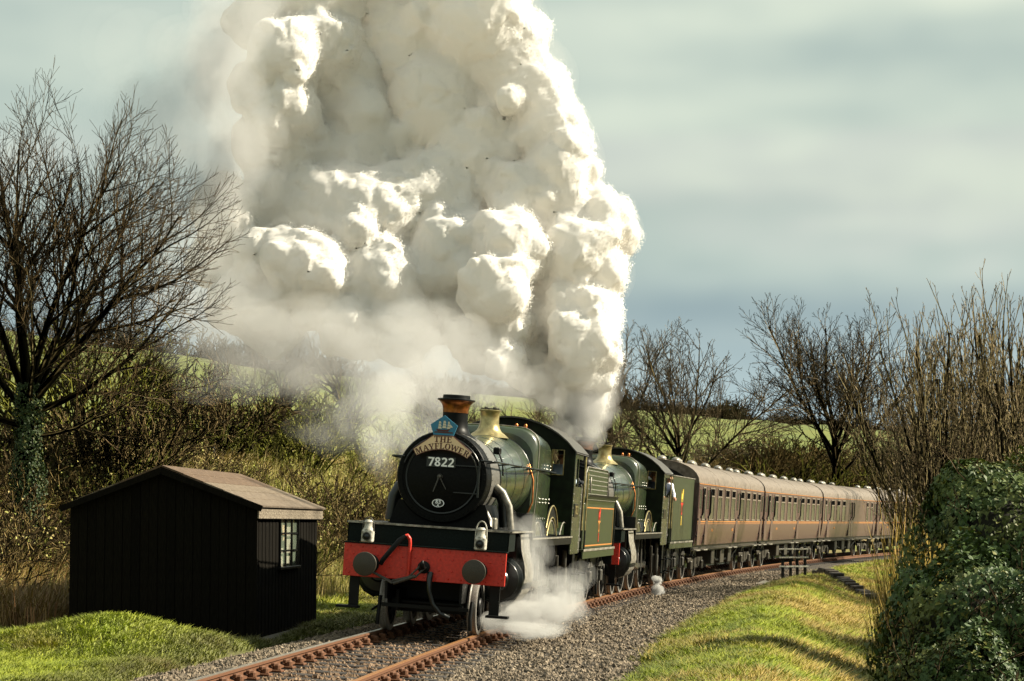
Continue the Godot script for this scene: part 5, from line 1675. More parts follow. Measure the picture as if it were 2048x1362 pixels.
func leaf_at(p: Vector3, out: Vector3, size: float, rng: RandomNumberGenerator) -> Transform3D:
	var z := (out + Vector3(rng.randf_range(-1, 1), rng.randf_range(-0.6, 1.0), rng.randf_range(-1, 1)) * 0.6).normalized()
	var y := Vector3(rng.randf_range(-0.8, 0.8), -1, rng.randf_range(-0.8, 0.8))
	var x := y.cross(z).normalized()
	y = z.cross(x)
	return Transform3D(Basis(x, y, z).scaled_local(Vector3.ONE * size), p)

func ivy_tint(rng: RandomNumberGenerator) -> Color:
	var k := rng.randf()
	if k < 0.08: return Color(0.13, 0.13, 0.025)
	return Color(0.03, 0.058, 0.013).lerp(Color(0.08, 0.11, 0.022), rng.randf() * rng.randf())

func ivy_on_stem(parent: Node3D, foot: Vector3, top: Vector3, r0: float, r1: float, count: int, size: float, seed_: int) -> void:
	var rng := RandomNumberGenerator.new()
	rng.seed = seed_
	var w := []
	var c := []
	for k in count:
		var f := pow(rng.randf(), 0.8)
		var a := rng.randf() * TAU
		var o := Vector3(cos(a), 0.15, sin(a))
		var r := lerpf(r0, r1, f) * (0.8 + 0.45 * rng.randf() + 0.2 * sin(f * 17.0 + a * 2.0))
		w.append(leaf_at(foot.lerp(top, f) + o * r, o, size * rng.randf_range(0.6, 1.3), rng))
		c.append(ivy_tint(rng) * 0.7)
	many("ivy", leaf_mesh, M.leaf, w, c, parent)

func tuft(blades: int, spread: float, bend: float, width: float, seed_: int) -> ArrayMesh: # a tuft one unit tall
	return one(func(g):
		var rng := RandomNumberGenerator.new()
		rng.seed = seed_
		for k in blades:
			var a := rng.randf() * TAU
			var d := Vector3(cos(a), 0, sin(a))
			var s := d.cross(Vector3.UP)
			var b := d * rng.randf() * spread
			var h := rng.randf_range(0.5, 1.0)
			var m := b + Vector3.UP * h * 0.6 + d * bend * 0.25
			var e := b + Vector3.UP * h + d * bend * rng.randf_range(0.4, 1.2)
			var nn := (Vector3.UP * 1.0 + d * 0.5).normalized()
			g.tri(b - s * width, b + s * width, m + s * width * 0.7, nn, nn, nn)
			g.tri(b - s * width, m + s * width * 0.7, m - s * width * 0.7, nn, nn, nn)
			g.tri(m - s * width * 0.7, m + s * width * 0.7, e, nn, nn, nn)).mesh()

func rock(seed_: int) -> ArrayMesh:
	return one(func(g):
		var rng := RandomNumberGenerator.new()
		rng.seed = seed_
		var p := []
		for k in 6:
			var d: Vector3 = [Vector3.UP, Vector3.DOWN, Vector3.LEFT, Vector3.FORWARD, Vector3.RIGHT, Vector3.BACK][k]
			p.append(d * rng.randf_range(0.35, 0.62) + Vector3(rng.randf_range(-0.2, 0.2), rng.randf_range(-0.15, 0.15), rng.randf_range(-0.2, 0.2)))
		for k in 4:
			var a: Vector3 = p[2 + k]
			var b: Vector3 = p[2 + (k + 1) % 4]
			g.flat(p[0], a, b, p[0] + a + b)
			g.flat(p[1], a, b, p[1] + a + b)).mesh()

func scatter_stones() -> void:
	var rng := RandomNumberGenerator.new()
	rng.seed = 51
	for v in 3:
		var w := []
		var c := []
		for k in 24000:
			var t := 24.0 + 72.0 * pow(rng.randf(), 1.9)
			var d := rng.randf_range(-4.6, 2.7)
			if absf(absf(d) - 0.753) < 0.1 and rng.randf() < 0.9: continue
			var p := track_point(t, d)
			p.y = ballast_h(t, d, p.x, -p.z)
			if d < -3.4 and rng.randf() < (-d - 3.4) / 1.2: continue
			var s := rng.randf_range(0.035, 0.075) * (1.0 + 0.35 * ramp(45, 90, t))
			p.y += s * 0.15
			w.append(Transform3D(Basis.from_euler(Vector3(rng.randf() * TAU, rng.randf() * TAU, rng.randf() * TAU)).scaled_local(Vector3(1.2, 0.9, 1.0) * s), p))
			var q := Color(0.2, 0.165, 0.125).lerp(Color(0.36, 0.31, 0.25), rng.randf() * rng.randf()) * Color(0.82, 0.76, 0.66) * rng.randf_range(0.35, 1.1)
			if absf(d) < 1.1: q = q.lerp(Color(0.16, 0.085, 0.04), 0.55)
			c.append(q)
		var o := many("ballast_stones", rock(v + 3), M.stone, w, c)
		tag(o, "loose grey brown ballast stones spread between and beside the rails", "stones", "loose ballast stones")

func scatter_grass() -> void:
	var rng := RandomNumberGenerator.new()
	rng.seed = 61
	var short := [[], []]
	var tint := [[], []]
	for k in 150000:
		var right := k % 2 == 0
		var t := (20.0 + 66.0 * pow(rng.randf(), 1.6))
		var d := -rng.randf_range(3.5, 9.0) if right else rng.randf_range(2.5, 9.5)
		if t > 76 and right: d = -rng.randf_range(3.8, 12.0)
		var p := track_point(t, d)
		if not right and p.x < -3.9 and p.x > -7.6 and p.z < -37.6 and p.z > -44.6: continue
		var e := absf(d)
		if right and rng.randf() > ramp(3.3, 4.6, e + rough.get_noise_2d(p.x * 12.0, p.z * 12.0) * 0.9): continue
		if not right and rng.randf() > ramp(1.9, 2.8, e + rough.get_noise_2d(p.x * 12.0, p.z * 12.0) * 0.9): continue
		if right and e > 7.6 and t < 74.0 and rng.randf() < 0.75: continue
		p.y = ground_td(t, d, p.x, -p.z) - 0.01
		var c := ground_col(t, d, p.x, -p.z) * rng.randf_range(0.7, 1.5)
		var dry := c.r > c.g * 1.05
		var h := rng.randf_range(0.07, 0.16) * (1.25 if dry else 1.0) * (1.0 + 0.5 * ramp(5.0, 8.0, e))
		var i := 1 if dry else 0
		short[i].append(Transform3D(Basis(Vector3.UP, rng.randf() * TAU).scaled_local(Vector3(h * 1.25, h, h * 1.25)), p))
		tint[i].append(c)
	for k in 34000: # rough grass up the left bank
		var t := 44.0 + 80.0 * pow(rng.randf(), 1.5)
		var d := rng.randf_range(5.0, 18.0)
		var p := track_point(t, d)
		p.y = ground_td(t, d, p.x, -p.z) - 0.02
		if p.x < -3.0 and p.x > -8.2 and p.z < -37.0 and p.z > -45.2: continue
		var h := rng.randf_range(0.15, 0.4)
		short[k % 2].append(Transform3D(Basis(Vector3.UP, rng.randf() * TAU).scaled_local(Vector3(h, h, h)), p))
		tint[k % 2].append((ground_col(t, d, p.x, -p.z) * rng.randf_range(0.7, 1.5)).lerp(Color(0.34, 0.24, 0.08), 0.5 * rng.randf()))
	for k in 16000: # slope beyond the culvert
		var t := rng.randf_range(66.0, 112.0)
		var d := -rng.randf_range(3.9, 13.0)
		if t < 76.0 and d > -8.8: continue
		var p := track_point(t, d)
		p.y = ground_td(t, d, p.x, -p.z) - 0.01
		var h := rng.randf_range(0.1, 0.24)
		short[0].append(Transform3D(Basis(Vector3.UP, rng.randf() * TAU).scaled_local(Vector3(h * 1.3, h, h * 1.3)), p))
		tint[0].append(ground_col(t, d, p.x, -p.z) * rng.randf_range(0.7, 1.4))
	var a := many("grass", tuft(9, 0.5, 0.8, 0.05, 2), M.grass, short[0], tint[0])
	tag(a, "short bright green grass on the verges both sides of the track", "grass")
	var b := many("dry_grass", tuft(8, 0.5, 1.0, 0.04, 3), M.grass, short[1], tint[1])
	tag(b, "dry straw coloured grass patches on the bank beside the ballast", "dry grass")
	# tall reeds and dead grass along the foot of the left bank
	var w := []
	var c2 := []
	for k in 9000:
		var t := rng.randf_range(40.0, 115.0)
		var foot := lerpf(7.2, 4.9, ramp(46.0, 60.0, t))
		var d := foot + (absf(rng.randfn(0.0, 1.4)) - 0.2 if k % 3 == 0 else rng.randf_range(0.5, 7.0))
		var p := track_point(t, d)
		if p.x < -3.0 and p.x > -8.2 and p.z < -37.0 and p.z > -45.2: continue
		p.y = ground_td(t, d, p.x, -p.z) - 0.03
		var h := rng.randf_range(0.4, 1.1)
		w.append(Transform3D(Basis(Vector3.UP, rng.randf() * TAU).scaled_local(Vector3(h * 0.6, h, h * 0.6)), p))
		c2.append(Color(0.42, 0.3, 0.11).lerp(Color(0.24, 0.25, 0.045), rng.randf()) * rng.randf_range(0.6, 1.25))
	for k in 6000: # rusty bracken on the far left, below the big tree
		var p := Vector3(rng.randf_range(-14.5, -7.9), 0, -rng.randf_range(38.0, 54.0))
		p.y = ground_h(p.x, -p.z) - 0.03
		var h := rng.randf_range(0.4, 1.0)
		w.append(Transform3D(Basis(Vector3.UP, rng.randf() * TAU).scaled_local(Vector3(h * 0.8, h, h * 0.8)), p))
		c2.append(Color(0.3, 0.13, 0.05).lerp(Color(0.36, 0.26, 0.09), rng.randf()) * rng.randf_range(0.5, 1.1))
	tag(many("tall_dead_grass", tuft(14, 0.5, 0.8, 0.009, 5), M.grass, w, c2), "tall straw and rust coloured dead grass along the foot of the left bank", "dead grass")

func shrub(seed_: int, col: Color, stems: int, fl: float, fan := 0.75) -> ArrayMesh: # many stems from one foot, about one unit tall
	var rng := RandomNumberGenerator.new()
	rng.seed = seed_
	var gs := [Geo.new()]
	var s := spec({"levels": 3, "seg": [4, 3, 2], "wob": [0.16, 0.25, 0.3], "up": [0.05, 0.05, 0.05], "taper": [0.4, 0.4, 0.5], "floor": fl, "kids": [7, 4], "start": [0.2, 0.15], "ang": [45.0, 45.0], "ratio": [0.42, 0.5], "thin": [0.55, 0.6], "full": [1.0, 0.35, 0.2], "col": [col, col * 1.1, col * 1.2]})
	for k in stems:
		var a := rng.randf() * TAU
		var f := sqrt(rng.randf()) * fan
		grow(gs, Vector3(cos(a), 0, sin(a)) * f * 0.28, Vector3(cos(a) * f, 1.0, sin(a) * f).normalized(), rng.randf_range(0.6, 1.05), fl * 2.2, 0, s, rng)
	return gs[0].mesh()

func build_scrub() -> void:
	var rng := RandomNumberGenerator.new()
	rng.seed = 71
	var kinds := [shrub(1, Color(0.5, 0.37, 0.15), 13, 0.005), shrub(2, Color(0.58, 0.44, 0.2), 12, 0.0042, 0.7), shrub(3, Color(0.42, 0.43, 0.1), 13, 0.005, 1.0), shrub(4, Color(0.34, 0.25, 0.13), 12, 0.005, 1.2)]
	var w := [[], [], [], []]
	for k in 360:
		var t := 44.0 + 116.0 * pow(rng.randf(), 1.2)
		if t > 92.0 and t < 134.0 and rng.randf() < 0.85: continue
		var foot := lerpf(8.0, 6.0, ramp(46.0, 60.0, t))
		var d := foot + 11.0 * pow(rng.randf(), 1.1)
		var p := track_point(t, d)
		if p.x < -3.0 and p.x > -8.4 and p.z < -36.5 and p.z > -46.5: continue
		p.y = ground_td(t, d, p.x, -p.z) - 0.1
		if d > foot + 4.0 and rng.randf() < 0.5: continue
		var h := rng.randf_range(0.8, 2.1) * (1.0 + 0.3 * ramp(60.0, 110.0, t))
		var i := rng.randi() % 4
		w[i].append(Transform3D(Basis(Vector3.UP, rng.randf() * TAU).scaled_local(Vector3(h * 1.3, h, h * 1.3)), p))
	for k in 80: # near the left edge, round the big tree
		var p := Vector3(rng.randf_range(-17.0, -8.2), 0, -rng.randf_range(41.0, 62.0))
		p.y = ground_h(p.x, -p.z) - 0.1
		var h := rng.randf_range(0.8, 2.0)
		w[k % 4].append(Transform3D(Basis(Vector3.UP, rng.randf() * TAU).scaled_local(Vector3(h * 1.2, h, h * 1.2)), p))
	for k in 4: tag(many("scrub", kinds[k], M.twig, w[k], []), ["dense brown leafless scrub", "pale straw brown leafless scrub", "mossy olive leafless scrub", "dark tangled brambles"][k] + " covering the bank left of the train", "scrub")
	var bw := []
	var bc := []
	for list in w:
		for x in list:
			var h: float = x.basis.y.length()
			for k in 80:
				var f := rng.randf_range(0.2, 1.0)
				var a := rng.randf() * TAU
				var r := sqrt(rng.randf()) * (0.25 + 0.45 * f) * h
				bw.append(leaf_at(x.origin + Vector3(cos(a) * r, f * h * 0.95, sin(a) * r), Vector3(0.3, 0.6, 0.4), rng.randf_range(0.025, 0.06), rng))
				bc.append(Color(0.36, 0.27, 0.1).lerp(Color(0.3, 0.34, 0.05), rng.randf()) * rng.randf_range(0.5, 1.2))
	tag(many("budding_leaves", leaf_mesh, M.grass, bw, bc), "small olive and straw coloured leaves and seed heads among the scrub on the bank", "leaves")
	var crest := []
	var ct := []
	for k in 420:
		var t := rng.randf_range(110.0, 420.0)
		var p := track_point(t, 82.0 + rng.randf_range(-1.5, 1.5) + 6.0 * sin(t * 0.02))
		p.y = ground_h(p.x, -p.z) - 0.2
		var h := rng.randf_range(1.2, 2.6) * (2.0 if rng.randf() < 0.06 else 1.0)
		crest.append(Transform3D(Basis(Vector3.UP, rng.randf() * TAU).scaled_local(Vector3(h, h, h)), p))
		ct.append(Color(0.2, 0.14, 0.07).lerp(Color(0.17, 0.17, 0.06), rng.randf()))
	tag(many("hedgerow", shrub(15, Color.WHITE, 18, 0.009, 0.9), M.twig, crest, ct), "thin bare hedgerow along the crest of the green hill", "hedgerow")
	# distant hedge line and woodland on the hill behind the coaches
	var far := [[], []]
	var ft := [[], []]
	for k in 190:
		var t := rng.randf_range(150.0, 330.0)
		var d := rng.randf_range(6.0, 26.0)
		if t < 185.0 and d > 13.0: continue
		var p := track_point(t, d)
		p.y = ground_td(t, d, p.x, -p.z) - 0.2
		var h := rng.randf_range(2.5, 5.5)
		far[k % 2].append(Transform3D(Basis(Vector3.UP, rng.randf() * TAU).scaled_local(Vector3(h, h * 0.9, h)), p))
		ft[k % 2].append(Color(0.42, 0.28, 0.12).lerp(Color(0.33, 0.32, 0.09), rng.randf()) * rng.randf_range(0.7, 1.2))
	for k in 2: tag(many("woodland", shrub(11 + k, Color.WHITE, 22, 0.0055, 0.9), M.twig, far[k], ft[k]), ["brown", "olive"][k] + " leafless woodland on the hillside beyond the coaches", "woodland")
	# separate bushes one can tell apart
	var b1 := [one(func(g): g.tube([Vector3(0, -0.1, 0), Vector3(0.02, 0.12, 0)], 0.05, 6)).mesh(), shrub(21, Color(0.36, 0.37, 0.07), 34, 0.0042, 0.9)]
	var b2 := [b1[0], shrub(22, Color(0.38, 0.28, 0.13), 34, 0.0042, 1.0)]
	for q in [[1600, 152.0, 6.0, 0, "round olive green bush rising behind the roofs of the middle coaches"], [1545, 138.0, 4.6, 1, "grey brown bush left of the round olive one, behind the middle coaches"], [1475, 128.0, 3.4, 0, "low olive bush beyond the first coach roof, at the edge of the green field"],
		[720, 66.0, 2.6, 1, "straw brown bush on the bank just left of the leading smokebox"], [600, 74.0, 3.2, 0, "mossy bush on the bank above the far end of the hut roof"], [420, 72.0, 3.4, 1, "brown bush on the bank above the hut's ridge"], [230, 60.0, 3.4, 1, "brown bush between the ivy covered tree and the hut gable"], [160, 66.0, 4.6, 0, "tall mossy bush behind the ivy covered tree"]]:
		var z: float = q[1]
		var x: float = (q[0] - 1024.0) / 4500.0 * z
		put_tree("bush", q[4], "bush", "leafless bushes on the left bank", b1 if q[3] == 0 else b2, on_ground(x, z, 0.1), q[0] * 0.7, Vector3(q[2] * 1.1, q[2], q[2] * 1.1))

func coppice(seed_: int) -> Array: # a clump of straight shoots about five metres tall
	var rng := RandomNumberGenerator.new()
	rng.seed = seed_
	var gs := [Geo.new(), Geo.new()]
	var s := spec({"floor": 0.0042, "levels": 4, "seg": [7, 5, 3, 2], "kids": [11, 4, 3], "start": [0.18, 0.15, 0.2], "ang": [26.0, 30.0, 32.0], "ratio": [0.4, 0.42, 0.45], "thin": [0.42, 0.5, 0.6], "wob": [0.07, 0.1, 0.12, 0.15, 0.2], "up": [0.03, 0.1, 0.1, 0.08, 0.05], "full": [1.0, 1.6, 0.7, 0.4], "col": [Color(0.52, 0.44, 0.2), Color(0.54, 0.45, 0.22), Color(0.56, 0.44, 0.25)]})
	for k in 11:
		var a := rng.randf() * TAU
		var f := sqrt(rng.randf()) * 0.26
		grow(gs, Vector3(cos(a), 0, sin(a)) * f * 0.9, Vector3(cos(a) * f, 1.0, sin(a) * f).normalized(), rng.randf_range(3.2, 5.2), rng.randf_range(0.02, 0.036), 0, s, rng)
	return [gs[0].mesh(), gs[1].mesh()]

func build_trees() -> void:
	# the big tree over the hut
	var s := spec({"kids": [0, 9, 8, 7], "floor": 0.0052, "full": [1.0, 4.5, 2.2, 1.1], "ratio": [0.75, 0.55, 0.55, 0.55], "thin": [0.5, 0.4, 0.42, 0.5], "taper": [0.55, 0.14, 0.25, 0.4, 0.5], "wob": [0.1, 0.17, 0.2, 0.25, 0.25], "col": [Color(0.22, 0.18, 0.09), Color(0.22, 0.18, 0.08), Color(0.22, 0.17, 0.08), Color(0.24, 0.17, 0.085), Color(0.26, 0.18, 0.09)]})
	var rng := RandomNumberGenerator.new()
	rng.seed = 101
	var gs := [Geo.new(), Geo.new()]
	s.levels = 1
	s.wob = [0.015, 0.17, 0.2, 0.25, 0.25]
	grow(gs, Vector3(0, -0.4, 0), Vector3.UP, 4.6, 0.32, 0, s, rng)
	s.levels = 5
	for q in [[-0.05, 1.0, 0.05, 5.6, 0.16, 4.0], [0.62, 0.62, 0.1, 6.0, 0.12, 3.8], [0.92, 0.34, -0.15, 4.9, 0.095, 3.6], [0.95, 0.05, 0.3, 3.9, 0.06, 3.1], [0.36, 0.85, 0.3, 5.6, 0.1, 4.0], [-0.35, 0.9, 0.15, 5.4, 0.11, 3.9], [-0.7, 0.6, -0.2, 5.2, 0.1, 3.6], [-0.9, 0.3, 0.2, 4.3, 0.09, 3.3], [0.1, 0.6, 0.8, 4.0, 0.08, 3.8], [0.2, 0.7, -0.7, 4.6, 0.08, 3.8], [0.22, 0.96, 0.2, 6.0, 0.11, 4.1], [0.5, 0.78, -0.2, 6.0, 0.1, 3.9], [-0.2, 0.97, -0.1, 6.0, 0.11, 4.1]]:
		grow(gs, Vector3(0, q[5], 0), Vector3(q[0], q[1], q[2]).normalized(), q[3], q[4], 1, s, rng)
	var big := thing("ivy_covered_tree", "tall bare tree with ivy covered trunk standing behind the hut at the left", "tree")
	big.position = on_ground(-10.75, 50.0)
	big.scale = Vector3(0.9, 0.94, 0.9)
	put("trunk", gs[0].mesh(), M.bark, big)
	put("branches", gs[1].mesh(), M.twig, big)
	ivy_on_stem(big, Vector3(0, -0.2, 0), Vector3(0.03, 4.3, 0), 0.42, 0.26, 6000, 0.055, 7)
	# shared kinds, each about ten metres tall
	var round_ := tree_meshes(201, 4.6, 0.2, spec({"floor": 0.0078, "kids": [11, 12, 8, 5], "start": [0.5, 0.15, 0.12, 0.1], "ang": [52.0, 40.0, 40.0, 40.0], "ratio": [1.55, 0.48, 0.5, 0.5], "thin": [0.42, 0.4, 0.45, 0.6], "up": [0.0, 0.08, 0.07, 0.05, 0.04], "wob": [0.06, 0.13, 0.18, 0.22, 0.25]}))
	var ash := tree_meshes(202, 4.6, 0.17, spec({"floor": 0.0072, "kids": [9, 12, 8, 5], "start": [0.4, 0.15, 0.12, 0.1], "ang": [48.0, 42.0, 42.0, 40.0], "ratio": [1.5, 0.46, 0.5, 0.5], "thin": [0.42, 0.4, 0.45, 0.6], "up": [0.0, 0.09, 0.07, 0.05, 0.04], "lean": Vector3(-0.12, 1, 0.1)}))
	var leaning := tree_meshes(203, 6.5, 0.17, spec({"floor": 0.008, "kids": [14, 9, 7, 5], "start": [0.25, 0.2, 0.15, 0.1], "ang": [52.0, 48.0, 45.0, 40.0], "thin": [0.45, 0.45, 0.45, 0.6], "lean": Vector3(-0.7, 1, 0.1), "wob": [0.2, 0.25, 0.25, 0.25, 0.25]}))
	var pole := coppice(204)
	var at := func(px: float, z: float) -> Vector3: return on_ground((px - 1024.0) / 4500.0 * z, z, 0.15)
	var grp := "bare trees along the far bank"
	var rows := [
		[round_, 1668, 165.0, 1.88, 0.4, "round headed bare tree standing alone above the middle coaches"],
		[ash, 1800, 172.0, 1.7, 2.0, "bare tree behind the tall pale shoots, right of the round headed one"],
		[round_, 2050, 118.0, 1.3, 3.0, "dark bare tree at the right edge, high above the ivy hedge"],
		[ash, 1372, 119.0, 1.45, 0.0, "bare tree with ivy round its trunk just beyond the first coach"],
		[leaning, 1310, 110.0, 1.25, 0.2, "bare tree with long low limb, right of the second chimney's steam"],
		[leaning, 1010, 92.0, 0.95, 0.5, "leaning bare tree behind the leading engine's dome, half veiled in steam"],
		[leaning, 745, 84.0, 0.72, 0.0, "leaning bare tree on the bank left of the leading chimney, veiled in steam"],
		[ash, 1080, 98.0, 0.8, 4.0, "bare tree rising behind the leading cab roof"],
		[leaning, 385, 84.0, 0.5, 0.3, "thin leaning tree on the bank right of the big tree, against the steam"],
		[leaning, 440, 88.0, 0.45, 1.9, "smaller thin tree right of the thin leaning one"],
		[ash, 170, 72.0, 0.62, 1.0, "bare tree right behind the ivy covered one"],
		[ash, 20, 66.0, 0.7, 5.0, "bare tree at the left edge behind the ivy covered one"],
		[ash, 560, 86.0, 0.6, 3.6, "small bare tree on the bank above the hut's far eave"],
		[round_, 860, 104.0, 0.5, 1.2, "small round bare tree behind the leading chimney"],
		[ash, 1230, 126.0, 1.15, 5.2, "bare tree seen between the two steam columns and the second cab"]]
	for q in rows:
		var t := put_tree("bare_tree", q[5], "tree", grp, q[0], at.call(q[1], q[2]), q[4], Vector3.ONE * q[3])
		if q[1] in [1372, 1672]: ivy_on_stem(t, Vector3(0, 0, 0), Vector3(-0.5 if q[0] == ash else 0.0, 3.6 if q[1] == 1372 else 2.6, 0), 0.75, 0.3, 1500, 0.16, q[1])
	# tall pale shoots of a coppice on the right, behind the hedge
	var k := 0
	for q in [[1862, 62.0, 1.3, "pale upright coppice shoots leftmost above the dry bush"], [1893, 65.0, 1.62, "tallest pale upright shoots, above the left end of the hedge"], [1930, 70.0, 1.6, "pale upright shoots set back above the middle of the hedge"], [1975, 68.0, 1.6, "pale upright shoots right of the middle of the hedge"], [2035, 60.0, 1.4, "pale upright shoots at the right edge of the picture"], [1830, 84.0, 1.3, "distant low pale shoots over the last coach"], [2000, 78.0, 1.75, "pale shoots set farthest back just inside the right edge"]]:
		var z: float = q[1]
		put_tree("coppice_shoots", q[3], "coppice", "pale coppice shoots behind the ivy hedge", pole, on_ground((q[0] - 1024.0) / 4500.0 * z, z, 0.2), k * 1.7, Vector3(1.1, 1.0, 1.1) * q[2] * 1.12)
		k += 1
	var fw := []
	var fc := []
	for q2 in 420:
		var p := Vector3(rng.randf_range(6.4, 8.0), 0, -rng.randf_range(35.0, 39.5))
		p.y = ground_h(p.x, -p.z) - 0.05
		var h := rng.randf_range(1.6, 3.3)
		fw.append(Transform3D(Basis(Vector3.UP, rng.randf() * TAU).scaled_local(Vector3(0.55, h, 0.55)), p))
		fc.append(Color(0.5, 0.34, 0.1).lerp(Color(0.36, 0.3, 0.08), rng.randf()) * rng.randf_range(0.7, 1.2))
	tag(many("straw_fringe", tuft(12, 0.6, 0.8, 0.018, 15), M.grass, fw, fc), "tall golden straw stalks fringing the left end of the ivy hedge", "dry reeds")
	var cop := [one(func(g): g.tube([Vector3(0, -0.1, 0), Vector3(0.02, 0.12, 0)], 0.05, 6)).mesh(), shrub(31, Color(0.52, 0.38, 0.13), 26, 0.0035, 0.5)]
	var dark := [cop[0], shrub(32, Color(0.36, 0.22, 0.12), 26, 0.0032, 0.8)]
	for q in [[8.0, 44.0, 2.5, 0, "dry straw coloured bush in front of the last coach"], [8.6, 34.0, 3.5, 0, "straw coloured bush behind the left end of the hedge"], [9.9, 35.0, 3.7, 0, "straw coloured bush behind the right end of the hedge"], [7.5, 40.0, 2.0, 0, "straw coloured bush at the left end of the hedge, below the last coach"], [6.05, 33.5, 1.35, 1, "red brown bramble bush left of the hedge, beside the ditch"], [5.25, 30.0, 1.1, 1, "red brown bramble bush in front of the hedge's left corner"], [4.75, 27.5, 0.75, 1, "lowest red brown brambles at the bottom of the picture"], [9.1, 33.5, 3.5, 0, "straw bush above the middle of the hedge"]]:
		put_tree("roadside_bush", q[4], "bush", "bushes round the ivy hedge", cop if q[3] == 0 else dark, on_ground(q[0], q[1], 0.1), q[0] * 2.3, Vector3(q[2] * 0.42, q[2], q[2] * 0.42))

func build_hedge() -> void:
	var t := thing("ivy_hedge", "big dark ivy hedge filling the lower right of the picture", "hedge")
	var rng := RandomNumberGenerator.new()
	rng.seed = 131
	var blobs := [[Vector3(7.0, 1.05, -31.0), Vector3(1.55, 1.55, 1.6)], [Vector3(8.3, 1.1, -31.6), Vector3(1.6, 1.55, 1.6)], [Vector3(6.15, 0.1, -29.6), Vector3(1.35, 1.35, 1.5)], [Vector3(5.6, -0.6, -27.9), Vector3(1.05, 1.0, 1.2)], [Vector3(7.2, -0.2, -28.9), Vector3(1.6, 1.5, 1.5)], [Vector3(6.45, 2.05, -31.4), Vector3(0.7, 0.6, 0.8)], [Vector3(9.8, 1.0, -32.0), Vector3(1.8, 1.6, 1.7)], [Vector3(7.0, -0.75, -27.0), Vector3(1.0, 0.95, 1.0)]]
	var w := []
	var c := []
	var n := FastNoiseLite.new()
	n.seed = 3; n.frequency = 0.9; n.fractal_octaves = 3
	while w.size() < 66000:
		var b: Array = blobs[rng.randi() % blobs.size()]
		var d := Vector3(rng.randfn(), rng.randfn(), rng.randfn()).normalized()
		if d.z < -0.55: continue
		var f := 1.0 - 0.3 * pow(rng.randf(), 2.0)
		var base: Vector3 = b[0] + d * b[1]
		var p: Vector3 = b[0] + d * b[1] * (f + n.get_noise_3dv(base) * 0.4)
		var inner := false
		for o in blobs:
			if o != b and ((p - o[0]) / o[1]).length() < 0.72: inner = true
		if inner or p.y < -1.6: continue
		w.append(leaf_at(p, d, rng.randf_range(0.04, 0.1), rng))
		var tint := ivy_tint(rng)
		if n.get_noise_3dv(base * 0.7 + Vector3.ONE * 40.0) > 0.22: tint = tint.lerp(Color(0.1, 0.1, 0.02), 0.45)
		if p.y > 2.1: tint = tint.lerp(Color(0.13, 0.14, 0.02), 0.4 * rng.randf())
		c.append(tint)
	many("ivy_leaves", leaf_mesh, M.leaf, w, c, t)
	obj("dark_core", one(func(g):
		g.col = Color(0.035, 0.034, 0.016)
		for b in blobs: g.ball(b[0], b[1] * 0.68, 8, 14)), M.bark, t, "stuff")  # dark core added inside the leaves to block light
	obj("bare_twigs", one(func(g):
		var gs := [g]
		var s := spec({"levels": 3, "seg": [4, 3, 2], "kids": [5, 3], "floor": 0.005, "wob": [0.3, 0.35, 0.3], "full": [1.0, 0.5, 0.3], "start": [0.2, 0.2], "ratio": [0.5, 0.5], "col": [Color(0.16, 0.12, 0.07)]})
		for k in 60:
			var b: Array = blobs[rng.randi() % blobs.size()]
			var d := Vector3(rng.randf_range(-1, 0.6), rng.randf_range(-0.3, 0.8), rng.randf_range(0.1, 1)).normalized()
			grow(gs, b[0] + d * b[1] * 0.92, (d + Vector3(rng.randf_range(-1, 1), rng.randf_range(-0.5, 1), 0.2)).normalized(), rng.randf_range(0.4, 1.0), 0.009, 0, s, rng)), M.twig, t, "stuff")

func build_plants() -> void:
	leaf_mesh = ivy_leaf()
	scatter_stones()
	scatter_grass()
	build_scrub()
	build_trees()
	build_hedge()

